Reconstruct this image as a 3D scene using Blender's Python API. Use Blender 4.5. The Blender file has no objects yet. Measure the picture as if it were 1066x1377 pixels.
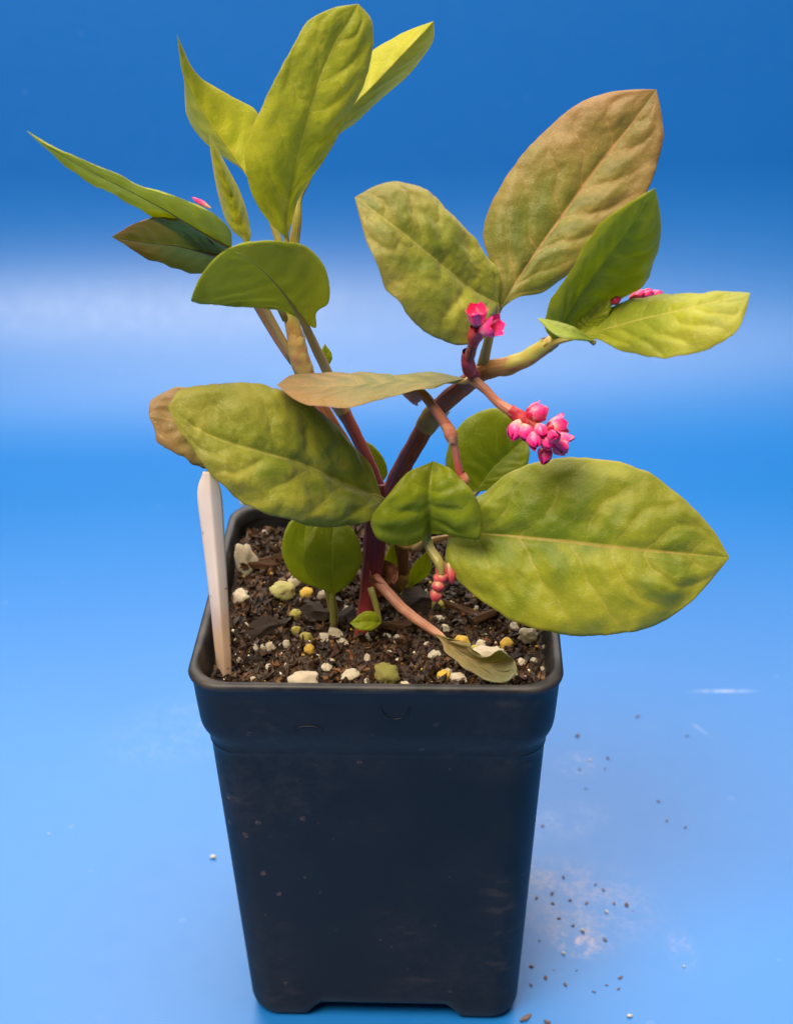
import bpy, bmesh, math, random
from mathutils import Vector, Matrix, Quaternion, noise
random.seed(11)
scene = bpy.context.scene
COL = scene.collection
MM = 0.001

# ------------------------------------------------------------------ camera
cam_d = bpy.data.cameras.new('camera'); cam = bpy.data.objects.new('camera', cam_d)
COL.objects.link(cam); scene.camera = cam
PITCH, ROLL = 0.509964, -0.0154024
fw = Vector((0, math.cos(PITCH), -math.sin(PITCH))); up0 = Vector((0, math.sin(PITCH), math.cos(PITCH))); r0 = Vector((1, 0, 0))
rt = r0*math.cos(ROLL)+up0*math.sin(ROLL); upv = up0*math.cos(ROLL)-r0*math.sin(ROLL)
mw = Matrix((( rt.x, upv.x, -fw.x, 0.004178), (rt.y, upv.y, -fw.y, -0.340443), (rt.z, upv.z, -fw.z, 0.334393), (0, 0, 0, 1)))
cam.matrix_world = mw
cam_d.sensor_fit = 'VERTICAL'; cam_d.sensor_height = 24.0
cam_d.lens = 24.0*2022.86/1377.0
cam_d.clip_start = 0.01; cam_d.clip_end = 30
cam_d.dof.use_dof = True; cam_d.dof.focus_distance = 0.375
cam_d.dof.aperture_fstop = cam_d.lens/3.2          # an entrance pupil of about 3.2 mm, as on a phone

# ------------------------------------------------------------------ light
world = bpy.data.worlds.new('World'); scene.world = world; world.use_nodes = True
bg = world.node_tree.nodes['Background']; bg.inputs[0].default_value = (1.0, 0.95, 0.88, 1); bg.inputs[1].default_value = 0.09
def area(name, loc, aim, size, power, color):
    l = bpy.data.lights.new(name, 'AREA'); l.shape = 'RECTANGLE'; l.size, l.size_y = size; l.energy = power; l.color = color
    o = bpy.data.objects.new(name, l); COL.objects.link(o); o.location = loc
    o.rotation_euler = (Vector(aim)-Vector(loc)).to_track_quat('-Z', 'Y').to_euler()
    return o
area('ceiling_lamp', (0.05, 0.30, 1.25), (0.0, 0.25, 0.0), (1.4, 0.7), 23.0, (1.0, 0.92, 0.82))
area('added_rear_light', (0.0, 1.9, 1.28), (0.0, 0.1, 0.1), (2.8, 1.2), 50.0, (1.0, 0.92, 0.83))  # added unseen light: gives the floor its sheen and backlights the leaves
area('front_lamp', (-0.35, -0.48, 1.20), (0.0, 0.0, 0.17), (0.6, 0.6), 28.0, (1.0, 0.87, 0.70))
scene.view_settings.view_transform = 'Standard'; scene.view_settings.look = 'None'
scene.view_settings.exposure = 0.08; scene.view_settings.gamma = 1.0
scene.view_settings.use_curve_mapping = False

# ------------------------------------------------------------------ material helpers
class NT:
    def __init__(s, name):
        s.m = bpy.data.materials.new(name); s.m.use_nodes = True; s.t = s.m.node_tree
        s.t.nodes.clear(); s.out = s.t.nodes.new('ShaderNodeOutputMaterial')
    def n(s, kind, **kw):
        nd = s.t.nodes.new(kind)
        for k, v in kw.items(): setattr(nd, k, v)
        return nd
    def set(s, sock, v):
        if isinstance(v, bpy.types.NodeSocket): s.t.links.new(v, sock)
        else: sock.default_value = v
    def math(s, op, a, b=0.0, c=0.0, clamp=False):
        nd = s.n('ShaderNodeMath', operation=op, use_clamp=clamp)
        s.set(nd.inputs[0], a); s.set(nd.inputs[1], b); s.set(nd.inputs[2], c)
        return nd.outputs[0]
    def mix(s, f, a, b):
        nd = s.n('ShaderNodeMix', data_type='RGBA'); s.set(nd.inputs[0], f)
        s.set(nd.inputs[6], a if isinstance(a, bpy.types.NodeSocket) else (*a, 1)); s.set(nd.inputs[7], b if isinstance(b, bpy.types.NodeSocket) else (*b, 1))
        return nd.outputs[2]
    def ss(s, v, lo, hi):
        nd = s.n('ShaderNodeMapRange', interpolation_type='SMOOTHSTEP'); s.set(nd.inputs[0], v)
        nd.inputs[1].default_value = lo; nd.inputs[2].default_value = hi
        return nd.outputs[0]
    def noise(s, vec, scale, detail=3, rough=.5, col=False):
        nd = s.n('ShaderNodeTexNoise'); s.set(nd.inputs['Vector'], vec); nd.inputs['Scale'].default_value = scale
        nd.inputs['Detail'].default_value = detail; nd.inputs['Roughness'].default_value = rough
        return nd.outputs[1 if col else 0]
    def pos(s): return s.n('ShaderNodeNewGeometry').outputs['Position']
    def obj(s): return s.n('ShaderNodeTexCoord').outputs['Object']
    def bump(s, h, strength, dist):
        nd = s.n('ShaderNodeBump'); nd.inputs['Strength'].default_value = strength; nd.inputs['Distance'].default_value = dist
        s.set(nd.inputs['Height'], h); return nd.outputs[0]
    def bsdf(s, color, rough=.5, spec=.5, normal=None, sheen=0, sheen_tint=(1, 1, 1), coat=0, sss=0, sssr=None):
        b = s.n('ShaderNodeBsdfPrincipled')
        s.set(b.inputs['Base Color'], color if isinstance(color, bpy.types.NodeSocket) else (*color, 1))
        s.set(b.inputs['Roughness'], rough); s.set(b.inputs['Specular IOR Level'], spec)
        b.inputs['Sheen Weight'].default_value = sheen; b.inputs['Sheen Tint'].default_value = (*sheen_tint, 1); b.inputs['Sheen Roughness'].default_value = .5
        b.inputs['Coat Weight'].default_value = coat
        if sss:
            b.inputs['Subsurface Weight'].default_value = sss; b.inputs['Subsurface Radius'].default_value = sssr; b.inputs['Subsurface Scale'].default_value = .001
        if normal: s.set(b.inputs['Normal'], normal)
        return b.outputs[0]
    def end(s, sh): s.t.links.new(sh, s.out.inputs[0]); return s.m
MATS = {}

def leaf_material(name, lo, hi, tip, rib, tipamt, trans, rough=.5, sheen=.25, seed=0.0, speck=1.0, dark=(.05,.12,.012), fleck_shade=.7):
    k = NT(name)
    uv = k.n('ShaderNodeTexCoord').outputs['UV']
    sp = k.n('ShaderNodeSeparateXYZ'); k.set(sp.inputs[0], uv)
    s = k.math('ABSOLUTE', k.math('MULTIPLY_ADD', sp.outputs[0], 2.0, -1.0)); t = sp.outputs[1]
    o = k.obj()
    mp = k.n('ShaderNodeVectorMath', operation='ADD'); k.set(mp.inputs[0], o); mp.inputs[1].default_value = (seed, seed*.7, seed*1.3); p = mp.outputs[0]
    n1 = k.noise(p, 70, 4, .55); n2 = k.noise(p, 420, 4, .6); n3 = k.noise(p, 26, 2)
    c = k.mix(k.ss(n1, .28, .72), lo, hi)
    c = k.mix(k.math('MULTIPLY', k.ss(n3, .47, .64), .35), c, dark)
    c = k.mix(k.math('MULTIPLY', k.ss(n2, .5, .75), .30), c, hi)
    # pigment towards the tip and the margin
    edge = k.math('ADD', k.math('MULTIPLY', t, .75), k.math('MULTIPLY', s, .25))
    edge = k.math('ADD', edge, k.math('MULTIPLY_ADD', n1, .5, -.25))
    c = k.mix(k.math('MULTIPLY', k.ss(edge, .25, .95), tipamt), c, tip)
    # lateral veins: the blade carries its own vein course as an attribute, shared with the relief
    at = k.n('ShaderNodeAttribute'); at.attribute_name = 'vein'; ph = at.outputs['Fac']
    fr = k.math('FRACT', ph); d = k.math('MINIMUM', fr, k.math('SUBTRACT', 1.0, fr))
    ve = k.n('ShaderNodeTexVoronoi', feature='DISTANCE_TO_EDGE'); k.set(ve.inputs['Vector'], p); ve.inputs['Scale'].default_value = 520
    net = k.math('SUBTRACT', 1.0, k.ss(ve.outputs['Distance'], .0, .09))
    c = k.mix(k.math('MULTIPLY', net, .05), c, rib)
    grit = k.noise(p, 3200, 2, .6)
    c = k.mix(k.math('MULTIPLY', k.ss(grit, .52, .72), .28*speck), c, (.62, .50, .20))
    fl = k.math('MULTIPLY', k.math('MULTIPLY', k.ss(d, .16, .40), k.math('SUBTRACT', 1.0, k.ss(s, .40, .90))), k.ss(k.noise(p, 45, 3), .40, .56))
    c = k.mix(k.math('MULTIPLY', fl, fleck_shade), c, dark)  # natural mottling, plus shade of the puckers painted into the colour
    vein = k.math('MULTIPLY', k.math('SUBTRACT', 1.0, k.ss(d, .0, .040)), k.math('MULTIPLY', k.ss(n1, .30, .52), k.math('SUBTRACT', .62, k.math('MULTIPLY', s, .45))))
    c = k.mix(vein, c, rib)
    ph2 = k.math('FRACT', k.math('ADD', k.math('MULTIPLY', k.math('ADD', ph, k.math('MULTIPLY', s, -.9)), 3.0), k.math('MULTIPLY', n1, 2.2)))
    d2 = k.math('MINIMUM', ph2, k.math('SUBTRACT', 1.0, ph2))
    c = k.mix(k.math('MULTIPLY', k.math('SUBTRACT', 1.0, k.ss(d2, .0, .07)), .20), c, rib)
    w = k.math('MULTIPLY_ADD', t, .014, .014)
    mid = k.math('SUBTRACT', 1.0, k.ss(k.math('DIVIDE', s, w), .5, 1.3))
    c = k.mix(k.math('MULTIPLY', mid, k.math('SUBTRACT', .95, k.math('MULTIPLY', t, .35))), c, rib)
    # pale dust specks and fine hairs
    vo = k.n('ShaderNodeTexVoronoi'); k.set(vo.inputs['Vector'], p); vo.inputs['Scale'].default_value = 1500
    sc = k.n('ShaderNodeSeparateColor'); k.set(sc.inputs[0], vo.outputs['Color'])
    spk = k.math('MULTIPLY', k.math('LESS_THAN', vo.outputs['Distance'], k.math('MULTIPLY', k.math('POWER', sc.outputs[0], 4.0), .40)), k.ss(n1, .38, .60))
    c = k.mix(k.math('MULTIPLY', k.math('MULTIPLY', spk, k.ss(n2, .38, .6)), .5*speck), c, (.62, .52, .26))
    rimm = k.ss(s, .965, 1.0)
    c = k.mix(k.math('MULTIPLY', rimm, .5), c, tip)
    h = k.math('ADD', k.math('ADD', k.math('MULTIPLY', n2, .7), k.math('MULTIPLY', spk, .6)), k.math('SUBTRACT', k.math('MULTIPLY', grit, .35), k.math('MULTIPLY', net, .06)))
    nrm = k.bump(h, .6, .00045)
    a = k.bsdf(c, rough, .38, nrm, sheen, (1, .93, .72))
    tr = k.n('ShaderNodeBsdfTranslucent'); hs = k.n('ShaderNodeHueSaturation'); hs.inputs['Saturation'].default_value = 1.15; hs.inputs['Value'].default_value = 1.35
    k.set(hs.inputs['Color'], c); k.set(tr.inputs[0], hs.outputs[0]); k.set(tr.inputs['Normal'], nrm)
    mx = k.n('ShaderNodeMixShader'); mx.inputs[0].default_value = trans; k.set(mx.inputs[1], a); k.set(mx.inputs[2], tr.outputs[0])
    return k.end(mx.outputs[0])

LM = {  # upper face colours: low, high, tip pigment, rib, tip amount
 'lime':      ((.23,.28,.008), (.44,.45,.020), (.38,.32,.05), (.52,.44,.10), .35),
 'deep':      ((.22,.275,.006), (.42,.43,.018), (.40,.32,.05), (.54,.41,.10), .40),
 'glow':      ((.29,.32,.004), (.40,.42,.010), (.40,.38,.03), (.46,.48,.07), .35),
 'yellow':    ((.30,.33,.010), (.52,.51,.028), (.42,.36,.05), (.60,.56,.10), .30),
 'olive':     ((.20,.235,.010),  (.37,.36,.024), (.28,.22,.05), (.46,.43,.09), .45),
 'bronze':    ((.19,.205,.026), (.31,.27,.055), (.34,.18,.085), (.54,.30,.13), .8),
 'bronzelime':((.21,.24,.016),  (.36,.36,.032),  (.31,.23,.07), (.46,.41,.10), .65),
 'green':     ((.20,.25,.003), (.29,.335,.006), (.31,.32,.010), (.38,.44,.05), .35),
 'darkbronze':((.14,.17,.005),  (.22,.22,.010), (.34,.15,.022), (.30,.28,.05), .8),
 'seed':      ((.24,.29,.004), (.32,.37,.007), (.34,.36,.010), (.36,.42,.05), .3),
 'under':     ((.26,.33,.04),   (.36,.42,.07),  (.35,.37,.07), (.46,.48,.12), .3),
 'dead':      ((.22,.19,.07),  (.42,.30,.12),  (.13,.17,.09), (.50,.33,.14), .75),
}
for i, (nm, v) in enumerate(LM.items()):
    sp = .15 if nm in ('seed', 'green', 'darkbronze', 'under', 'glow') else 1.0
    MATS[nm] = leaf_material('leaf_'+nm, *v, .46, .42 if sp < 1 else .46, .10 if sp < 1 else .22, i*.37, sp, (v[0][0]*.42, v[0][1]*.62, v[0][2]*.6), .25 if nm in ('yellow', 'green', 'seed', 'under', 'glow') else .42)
    lo, hi, tip, rib, ta = v
    g = lambda c: tuple(x*.65+y*.35 for x, y in zip(c, (.42, .47, .08)))
    MATS[nm+'_u'] = leaf_material('leaf_underside_'+nm, g(lo), g(hi), g(tip), g(rib), ta*.6, .52, .6, .2, i*.37+.11, .1, g(lo))

def stem_material(name, c0, c1, c2, rough=.42):
    k = NT(name)
    sp = k.n('ShaderNodeSeparateXYZ'); k.set(sp.inputs[0], k.n('ShaderNodeTexCoord').outputs['UV'])
    o = k.obj(); n1 = k.noise(o, 260, 4); n2 = k.noise(o, 1200, 3)
    t = k.math('ADD', sp.outputs[1], k.math('MULTIPLY_ADD', n1, .5, -.25))
    c = k.mix(k.ss(t, .0, .5), c0, c1); c = k.mix(k.ss(t, .5, 1.0), c, c2)
    st = k.math('SINE', k.math('ADD', k.math('MULTIPLY', sp.outputs[0], 75.0), k.math('MULTIPLY', n1, 8.0)))
    c = k.mix(k.math('MULTIPLY', k.ss(st, .2, 1.0), .25), c, tuple(min(1, x*1.8+.02) for x in c1))
    return k.end(k.bsdf(c, rough, .45, k.bump(k.math('ADD', n2, k.math('MULTIPLY', st, .25)), .35, .0003), .1, (1, .8, .6), sss=.15, sssr=(1, .4, .2)))
for nm, a in {
 'stem_red':    ((.34,.035,.02), (.15,.012,.018), (.13,.010,.020)),
 'stem_brown':  ((.15,.06,.03), (.13,.055,.035), (.16,.09,.04)),
 'stem_right':  ((.15,.014,.024), (.27,.075,.036), (.26,.21,.035)),
 'stem_purple': ((.14,.016,.024), (.22,.04,.03), (.30,.17,.06)),
 'stem_left':   ((.16,.03,.02), (.26,.10,.035), (.30,.30,.05)),
 'stem_pink':   ((.30,.13,.06), (.40,.13,.07), (.50,.07,.07)),
 'stem_crimson':((.24,.03,.03), (.16,.006,.016), (.13,.005,.014)),
 'stem_green':  ((.20,.24,.06), (.27,.23,.05), (.35,.27,.06)),
}.items(): MATS[nm] = stem_material(nm, *a)
def petiole_mat(nm, a): MATS[nm] = stem_material(nm, *a)
petiole_mat('pet_lime', ((.30,.24,.05), (.36,.33,.05), (.45,.40,.09)))
petiole_mat('pet_bronze', ((.34,.22,.06), (.46,.27,.09), (.46,.25,.10)))
petiole_mat('pet_green', ((.17,.15,.03), (.20,.24,.03), (.22,.28,.04)))
petiole_mat('pet_red', ((.24,.12,.06), (.24,.17,.06), (.22,.22,.05)))
petiole_mat('pet_olive', ((.22,.15,.06), (.20,.20,.05), (.17,.22,.03)))
petiole_mat('pet_dead', ((.30,.10,.06), (.44,.23,.11), (.44,.31,.12)))
def sheath_material(name, c0, c1, tr):
    k = NT(name); o = k.obj(); n1 = k.noise(o, 500, 4)
    c = k.mix(k.ss(n1, .35, .65), c0, c1)
    a = k.bsdf(c, .45, .4, k.bump(n1, .4, .0004))
    t = k.n('ShaderNodeBsdfTransparent'); mx = k.n('ShaderNodeMixShader'); mx.inputs[0].default_value = tr
    k.set(mx.inputs[1], a); k.set(mx.inputs[2], t.outputs[0]); return k.end(mx.outputs[0])
MATS['sheath'] = sheath_material('papery_sheath', (.42,.33,.09), (.42,.22,.09), .28)
MATS['sheathgreen'] = sheath_material('green_sheath', (.30,.30,.05), (.36,.26,.06), .18)
MATS['sheathbrown'] = sheath_material('brown_sheath', (.17,.045,.03), (.34,.14,.09), .05)
MATS['sheathpink'] = sheath_material('pink_sheath', (.48,.13,.08), (.60,.26,.13), .08)
MATS['sheathred'] = sheath_material('red_sheath', (.36,.012,.03), (.46,.05,.05), .0)

def flower_material(name, base, mid, tip):
    k = NT(name)
    sp = k.n('ShaderNodeSeparateXYZ'); k.set(sp.inputs[0], k.n('ShaderNodeTexCoord').outputs['UV'])
    n1 = k.noise(k.obj(), 500, 3)
    t = k.math('ADD', sp.outputs[1], k.math('MULTIPLY_ADD', n1, .5, -.25))
    c = k.mix(k.ss(t, .05, .55), base, mid); c = k.mix(k.ss(t, .45, .95), c, tip)
    lobe = k.math('SINE', k.math('MULTIPLY', sp.outputs[0], 31.416))
    c = k.mix(k.math('MULTIPLY', k.ss(lobe, .2, 1), .16), c, (.85, .30, .42))
    return k.end(k.bsdf(c, .38, .5, k.bump(n1, .2, .0003), .1, (1, .7, .8), sss=.2, sssr=(.8, .3, .3)))
MATS['floret'] = flower_material('pink_floret', (.84,.48,.34), (.82,.07,.24), (.74,.002,.16))
MATS['floret_deep'] = flower_material('deep_pink_floret', (.62,.10,.10), (.75,.04,.16), (.80,.02,.20))
MATS['floret_in'] = flower_material('floret_throat', (.45,.0,.03), (.70,.01,.12), (.80,.04,.22))
MATS['floret_bud'] = flower_material('coral_bud', (.40,.25,.09), (.55,.08,.08), (.52,.015,.08))

# pot plastic
def pot_material(name, rubbed):
    k = NT(name); o = k.obj()
    n1 = k.noise(o, 45, 5, .6); n2 = k.noise(o, 900, 3); n3 = k.noise(o, 22, 2)
    c = k.mix(k.ss(n1, .35, .7), (.0052, .0054, .0068), (.0090, .0094, .0115))
    # dried soil splashes: small specks gathered in patches, and smears drawn out along x
    vo = k.n('ShaderNodeTexVoronoi'); k.set(vo.inputs['Vector'], o); vo.inputs['Scale'].default_value = 260
    sc = k.n('ShaderNodeSeparateColor'); k.set(sc.inputs[0], vo.outputs['Color'])
    rad = k.math('MULTIPLY', k.math('POWER', sc.outputs[0], 4.0), .26)
    spk = k.math('MULTIPLY', k.math('LESS_THAN', vo.outputs['Distance'], rad), k.ss(n1, .44, .56))
    c = k.mix(k.math('MULTIPLY', k.math('MULTIPLY', spk, k.ss(n2, .38, .6)), .50), c, (.16, .10, .07))
    mp = k.n('ShaderNodeMapping'); k.set(mp.inputs[0], o); mp.inputs['Scale'].default_value = (.7, .7, 1.5)
    sm = k.noise(mp.outputs[0], 130, 4, .6)
    c = k.mix(k.math('MULTIPLY', k.math('MULTIPLY', k.ss(sm, .56, .72), k.ss(n3, .44, .58)), .18), c, (.16, .10, .07))
    c = k.mix(k.math('MULTIPLY', k.math('MULTIPLY', k.ss(n3, .42, .66), k.ss(k.noise(o, 300, 5, .7), .35, .7)), .35), c, (.040, .034, .031))
    if rubbed: c = k.mix(k.math('MULTIPLY', k.ss(k.noise(o, 160, 4), .35, .7), .45), c, (.060, .050, .047))
    r = k.math('MULTIPLY_ADD', n1, .25, .36)
    return k.end(k.bsdf(c, r, .32, k.bump(n2, .12, .0003)))
MATS['pot'] = pot_material('black_plastic', False); MATS['pot_lip'] = pot_material('rubbed_plastic', True)

def soil_material():
    k = NT('potting_mix'); p = k.pos()
    vo = k.n('ShaderNodeTexVoronoi'); k.set(vo.inputs['Vector'], p); vo.inputs['Scale'].default_value = 480
    sc = k.n('ShaderNodeSeparateColor'); k.set(sc.inputs[0], vo.outputs['Color'])
    c = k.mix(sc.outputs[0], (.008, .004, .002), (.042, .018, .007))
    c = k.mix(k.ss(sc.outputs[1], .80, 1.0), c, (.16, .075, .03))
    c = k.mix(k.math('MULTIPLY', k.ss(k.noise(p, 90, 3), .5, .7), .5), c, (.012, .008, .005))
    return k.end(k.bsdf(c, .55, .35, k.bump(k.noise(p, 900, 4), .8, .0008)))
MATS['soil'] = soil_material()
def plain(name, a, b, scale, rough, bump=.5, dist=.0005, spec=.4, spots=None, sss=0):
    k = NT(name); o = k.obj(); n1 = k.noise(o, scale, 4, .6)
    c = k.mix(k.ss(n1, .35, .65), a, b)
    if spots: c = k.mix(k.ss(k.noise(o, scale*.7, 2), .56, .66), c, spots)
    return k.end(k.bsdf(c, rough, spec, k.bump(n1, bump, dist), sss=sss, sssr=(1, .8, .5)))
MATS['perlite'] = plain('perlite', (.78,.64,.44), (.90,.82,.66), 420, .85, .9, .0008, .2, (.55,.38,.19), sss=.2)
MATS['perlite_yellow'] = plain('stained_perlite', (.55,.50,.15), (.74,.66,.32), 420, .85, .9, .0008, .2, (.36,.36,.10), sss=.2)
MATS['perlite_green'] = plain('mossy_perlite', (.26,.28,.05), (.62,.50,.16), 420, .85, .9, .0008, .2, (.16,.17,.04))
MATS['bead'] = plain('yellow_bead', (.50,.30,.03), (.62,.42,.07), 420, .6, .5, .0004, .3, (.26,.13,.03), sss=.2)
MATS['bead_olive'] = plain('olive_bead', (.30,.25,.04), (.44,.38,.08), 420, .6, .5, .0004, .3, (.18,.11,.03), sss=.2)
MATS['bark'] = plain('dark_bark', (.013,.007,.004), (.056,.026,.011), 300, .58, 1., .001, .3)
MATS['bark_grey'] = plain('grey_bark', (.030,.018,.012), (.085,.050,.032), 300, .75, 1., .001, .3)
MATS['bark_orange'] = plain('orange_bark', (.085,.034,.012), (.20,.088,.030), 300, .6, 1., .001, .3)
MATS['crumb'] = plain('dry_soil_crumb', (.17,.12,.11), (.32,.24,.22), 500, .9, .8, .0006, .2)
MATS['crumb_red'] = plain('reddish_crumb', (.16,.07,.045), (.28,.15,.11), 500, .9, .8, .0006, .2)
MATS['crumb_white'] = plain('white_crumb', (.70,.64,.58), (.85,.80,.74), 500, .9, .8, .0006, .2)
def tag_material():
    k = NT('white_plastic'); o = k.obj(); n1 = k.noise(o, 60, 4)
    c = k.mix(k.ss(n1, .3, .7), (.86, .62, .46), (.92, .71, .55))
    sz = k.n('ShaderNodeSeparateXYZ'); k.set(sz.inputs[0], o)
    low = k.math('SUBTRACT', 1.0, k.ss(k.math('ADD', sz.outputs[2], k.math('MULTIPLY', n1, .03)), .02, .055))
    c = k.mix(k.math('MULTIPLY', low, .55), c, (.30, .18, .11))          # soil stain near the foot
    vo = k.n('ShaderNodeTexVoronoi'); k.set(vo.inputs['Vector'], o); vo.inputs['Scale'].default_value = 240
    c = k.mix(k.math('MULTIPLY', k.math('LESS_THAN', vo.outputs['Distance'], .10), .6), c, (.22, .13, .08))
    return k.end(k.bsdf(c, .45, .45, sss=.15, sssr=(1, .8, .6)))
MATS['tag'] = tag_material()

def backdrop_material():
    k = NT('blue_vinyl'); p = k.pos()
    sp = k.n('ShaderNodeSeparateXYZ'); k.set(sp.inputs[0], p); X, Y, Z = sp.outputs
    n1 = k.noise(p, 9, 4); n2 = k.noise(p, 140, 5, .65); n3 = k.noise(p, 1500, 2)
    c = k.mix(k.ss(n1, .3, .7), (.0001, .122, .415), (.0002, .129, .430))
    dust = (.50, .47, .50)
    def blob(cx, cy, rx, ry, rot, soft=.35):
        dx = k.math('SUBTRACT', X, cx); dy = k.math('SUBTRACT', Y, cy)
        ca, sa = math.cos(rot), math.sin(rot)
        u = k.math('DIVIDE', k.math('ADD', k.math('MULTIPLY', dx, ca), k.math('MULTIPLY', dy, sa)), rx)
        v = k.math('DIVIDE', k.math('SUBTRACT', k.math('MULTIPLY', dy, ca), k.math('MULTIPLY', dx, sa)), ry)
        r = k.math('SQRT', k.math('ADD', k.math('MULTIPLY', u, u), k.math('MULTIPLY', v, v)))
        r = k.math('ADD', r, k.math('MULTIPLY_ADD', n2, 1.1, -.55))
        return k.math('SUBTRACT', 1.0, k.ss(r, soft, 1.0))
    hn = k.math('MULTIPLY', k.ss(n2, .38, .66), k.ss(k.noise(p, 520, 4, .7), .30, .68))
    for (cx, cy, rx, ry, rot, amt, col) in [
        (.0545, -.004, .019, .010, -.6, .50, (.38,.27,.24)), (.0560, -.010, .010, .007, -.5, .5, (.70,.50,.42)),
        (.050, .018, .020, .013, -.2, .50, (.30,.24,.25)), (.062, .008, .030, .024, -.4, .30, (.42,.34,.36)),
        (.087, -.012, .006, .014, .15, .16, (.46,.38,.38)), (.066, .075, .012, .010, .3, .22, (.45,.40,.45)),
        (.058, .045, .022, .013, .3, .18, (.50,.52,.60)), (-.07, .10, .05, .03, .5, .10, dust), (.12, .21, .03, .02, .5, .14, dust)]:
        c = k.mix(k.math('MULTIPLY', k.math('MULTIPLY', blob(cx, cy, rx, ry, rot), hn), amt), c, col)
    for (cx, cy, rx, ry, rot, amt) in [(.1255, .1165, .0165, .0014, -.02, .24), (.112, .094, .0075, .0011, -1.0, .14)]:
        c = k.mix(k.math('MULTIPLY', k.math('MULTIPLY', blob(cx, cy, rx, ry, rot, .1), k.ss(n2, .36, .6)), amt*1.5), c, (.72, .74, .85))
    # scattered faint dust
    vo = k.n('ShaderNodeTexVoronoi'); k.set(vo.inputs['Vector'], p); vo.inputs['Scale'].default_value = 95
    sc = k.n('ShaderNodeSeparateColor'); k.set(sc.inputs[0], vo.outputs['Color'])
    m = k.math('LESS_THAN', vo.outputs['Distance'], k.math('MULTIPLY', k.math('POWER', sc.outputs[0], 7.0), .13))
    c = k.mix(k.math('MULTIPLY', m, .08), c, (.30, .36, .50))
    rough = k.math('ADD', .46, k.math('MULTIPLY_ADD', n2, .10, -.05))
    return k.end(k.bsdf(c, rough, .75, k.bump(k.math('ADD', n3, k.math('MULTIPLY', n2, .5)), .10, .0002)))
MATS['backdrop'] = backdrop_material()

# ------------------------------------------------------------------ mesh helpers
def link(name, verts, faces, mats, parent=None, uvs=None, fm=None, smooth=True, loc=None):
    me = bpy.data.meshes.new(name); me.from_pydata([tuple(v) for v in verts], [], faces)
    for m in (mats if isinstance(mats, (list, tuple)) else [mats]): me.materials.append(MATS[m])
    if fm: me.polygons.foreach_set('material_index', fm)
    if uvs:
        ul = me.uv_layers.new(name='UVMap'); li = [0]*len(me.loops); me.loops.foreach_get('vertex_index', li)
        ul.data.foreach_set('uv', [c for i in li for c in uvs[i]])
    me.polygons.foreach_set('use_smooth', [smooth]*len(me.polygons)); me.update()
    o = bpy.data.objects.new(name, me); COL.objects.link(o)
    if parent: o.parent = parent
    if loc: o.location = loc
    return o
def tag(o, label=None, cat=None, group=None, kind=None):
    for k, v in (('label', label), ('category', cat), ('group', group), ('kind', kind)):
        if v: o[k] = v
    return o
def catmull(P, u):
    n = len(P)-1; x = min(max(u, 0), .999999)*n; i = int(x); t = x-i
    b, c = P[i], P[i+1]; a = P[i-1] if i else b*2-c; d = P[i+2] if i+2 <= n else c*2-b
    return ((b*2)+(c-a)*t+(a*2-b*5+c*4-d)*t*t+(b*3-a-c*3+d)*t**3)*.5
def tube(path, n=40, seg=14, cap=True, wob=0.0, open_end=False, flute=0.0):
    """path: [(Vector, radius)] -> verts, faces, uvs (u round, v along)"""
    P = [p for p, r in path]; Rr = [Vector((r, 0, 0)) for p, r in path]
    vs, fs, uv = [], [], []; prev = None; nrm = None
    for i in range(n+1):
        u = i/n; c = catmull(P, u); r = max(catmull(Rr, u).x, .00005)
        tg = (catmull(P, min(1, u+.01))-catmull(P, max(0, u-.01))).normalized()
        if nrm is None:
            nrm = tg.cross(Vector((0, 0, 1)));  nrm = tg.cross(Vector((1, 0, 0))) if nrm.length < .1 else nrm
        nrm = (nrm-tg*nrm.dot(tg)).normalized(); bi = tg.cross(nrm)
        for j in range(seg):
            a = 2*math.pi*j/seg
            rr = r*(1+wob*noise.noise(c*400+Vector((math.cos(a), math.sin(a), 0))))*(1+flute*math.cos(a*5+i*.1))
            vs.append(c+nrm*math.cos(a)*rr+bi*math.sin(a)*rr); uv.append((j/seg, u))
    for i in range(n):
        for j in range(seg):
            k = (j+1) % seg; fs.append((i*seg+j, i*seg+k, (i+1)*seg+k, (i+1)*seg+j))
    if cap:
        for e, base in ((0, 0), (1, n*seg)):
            if e and open_end: continue
            c = sum((vs[base+j] for j in range(seg)), Vector())/seg; vs.append(c); uv.append((.5, float(e))); q = len(vs)-1
            for j in range(seg):
                k = (j+1) % seg; fs.append((base+k, base+j, q) if not e else (base+j, base+k, q))
    return vs, fs, uv
V = lambda t: Vector(t)*MM

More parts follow.
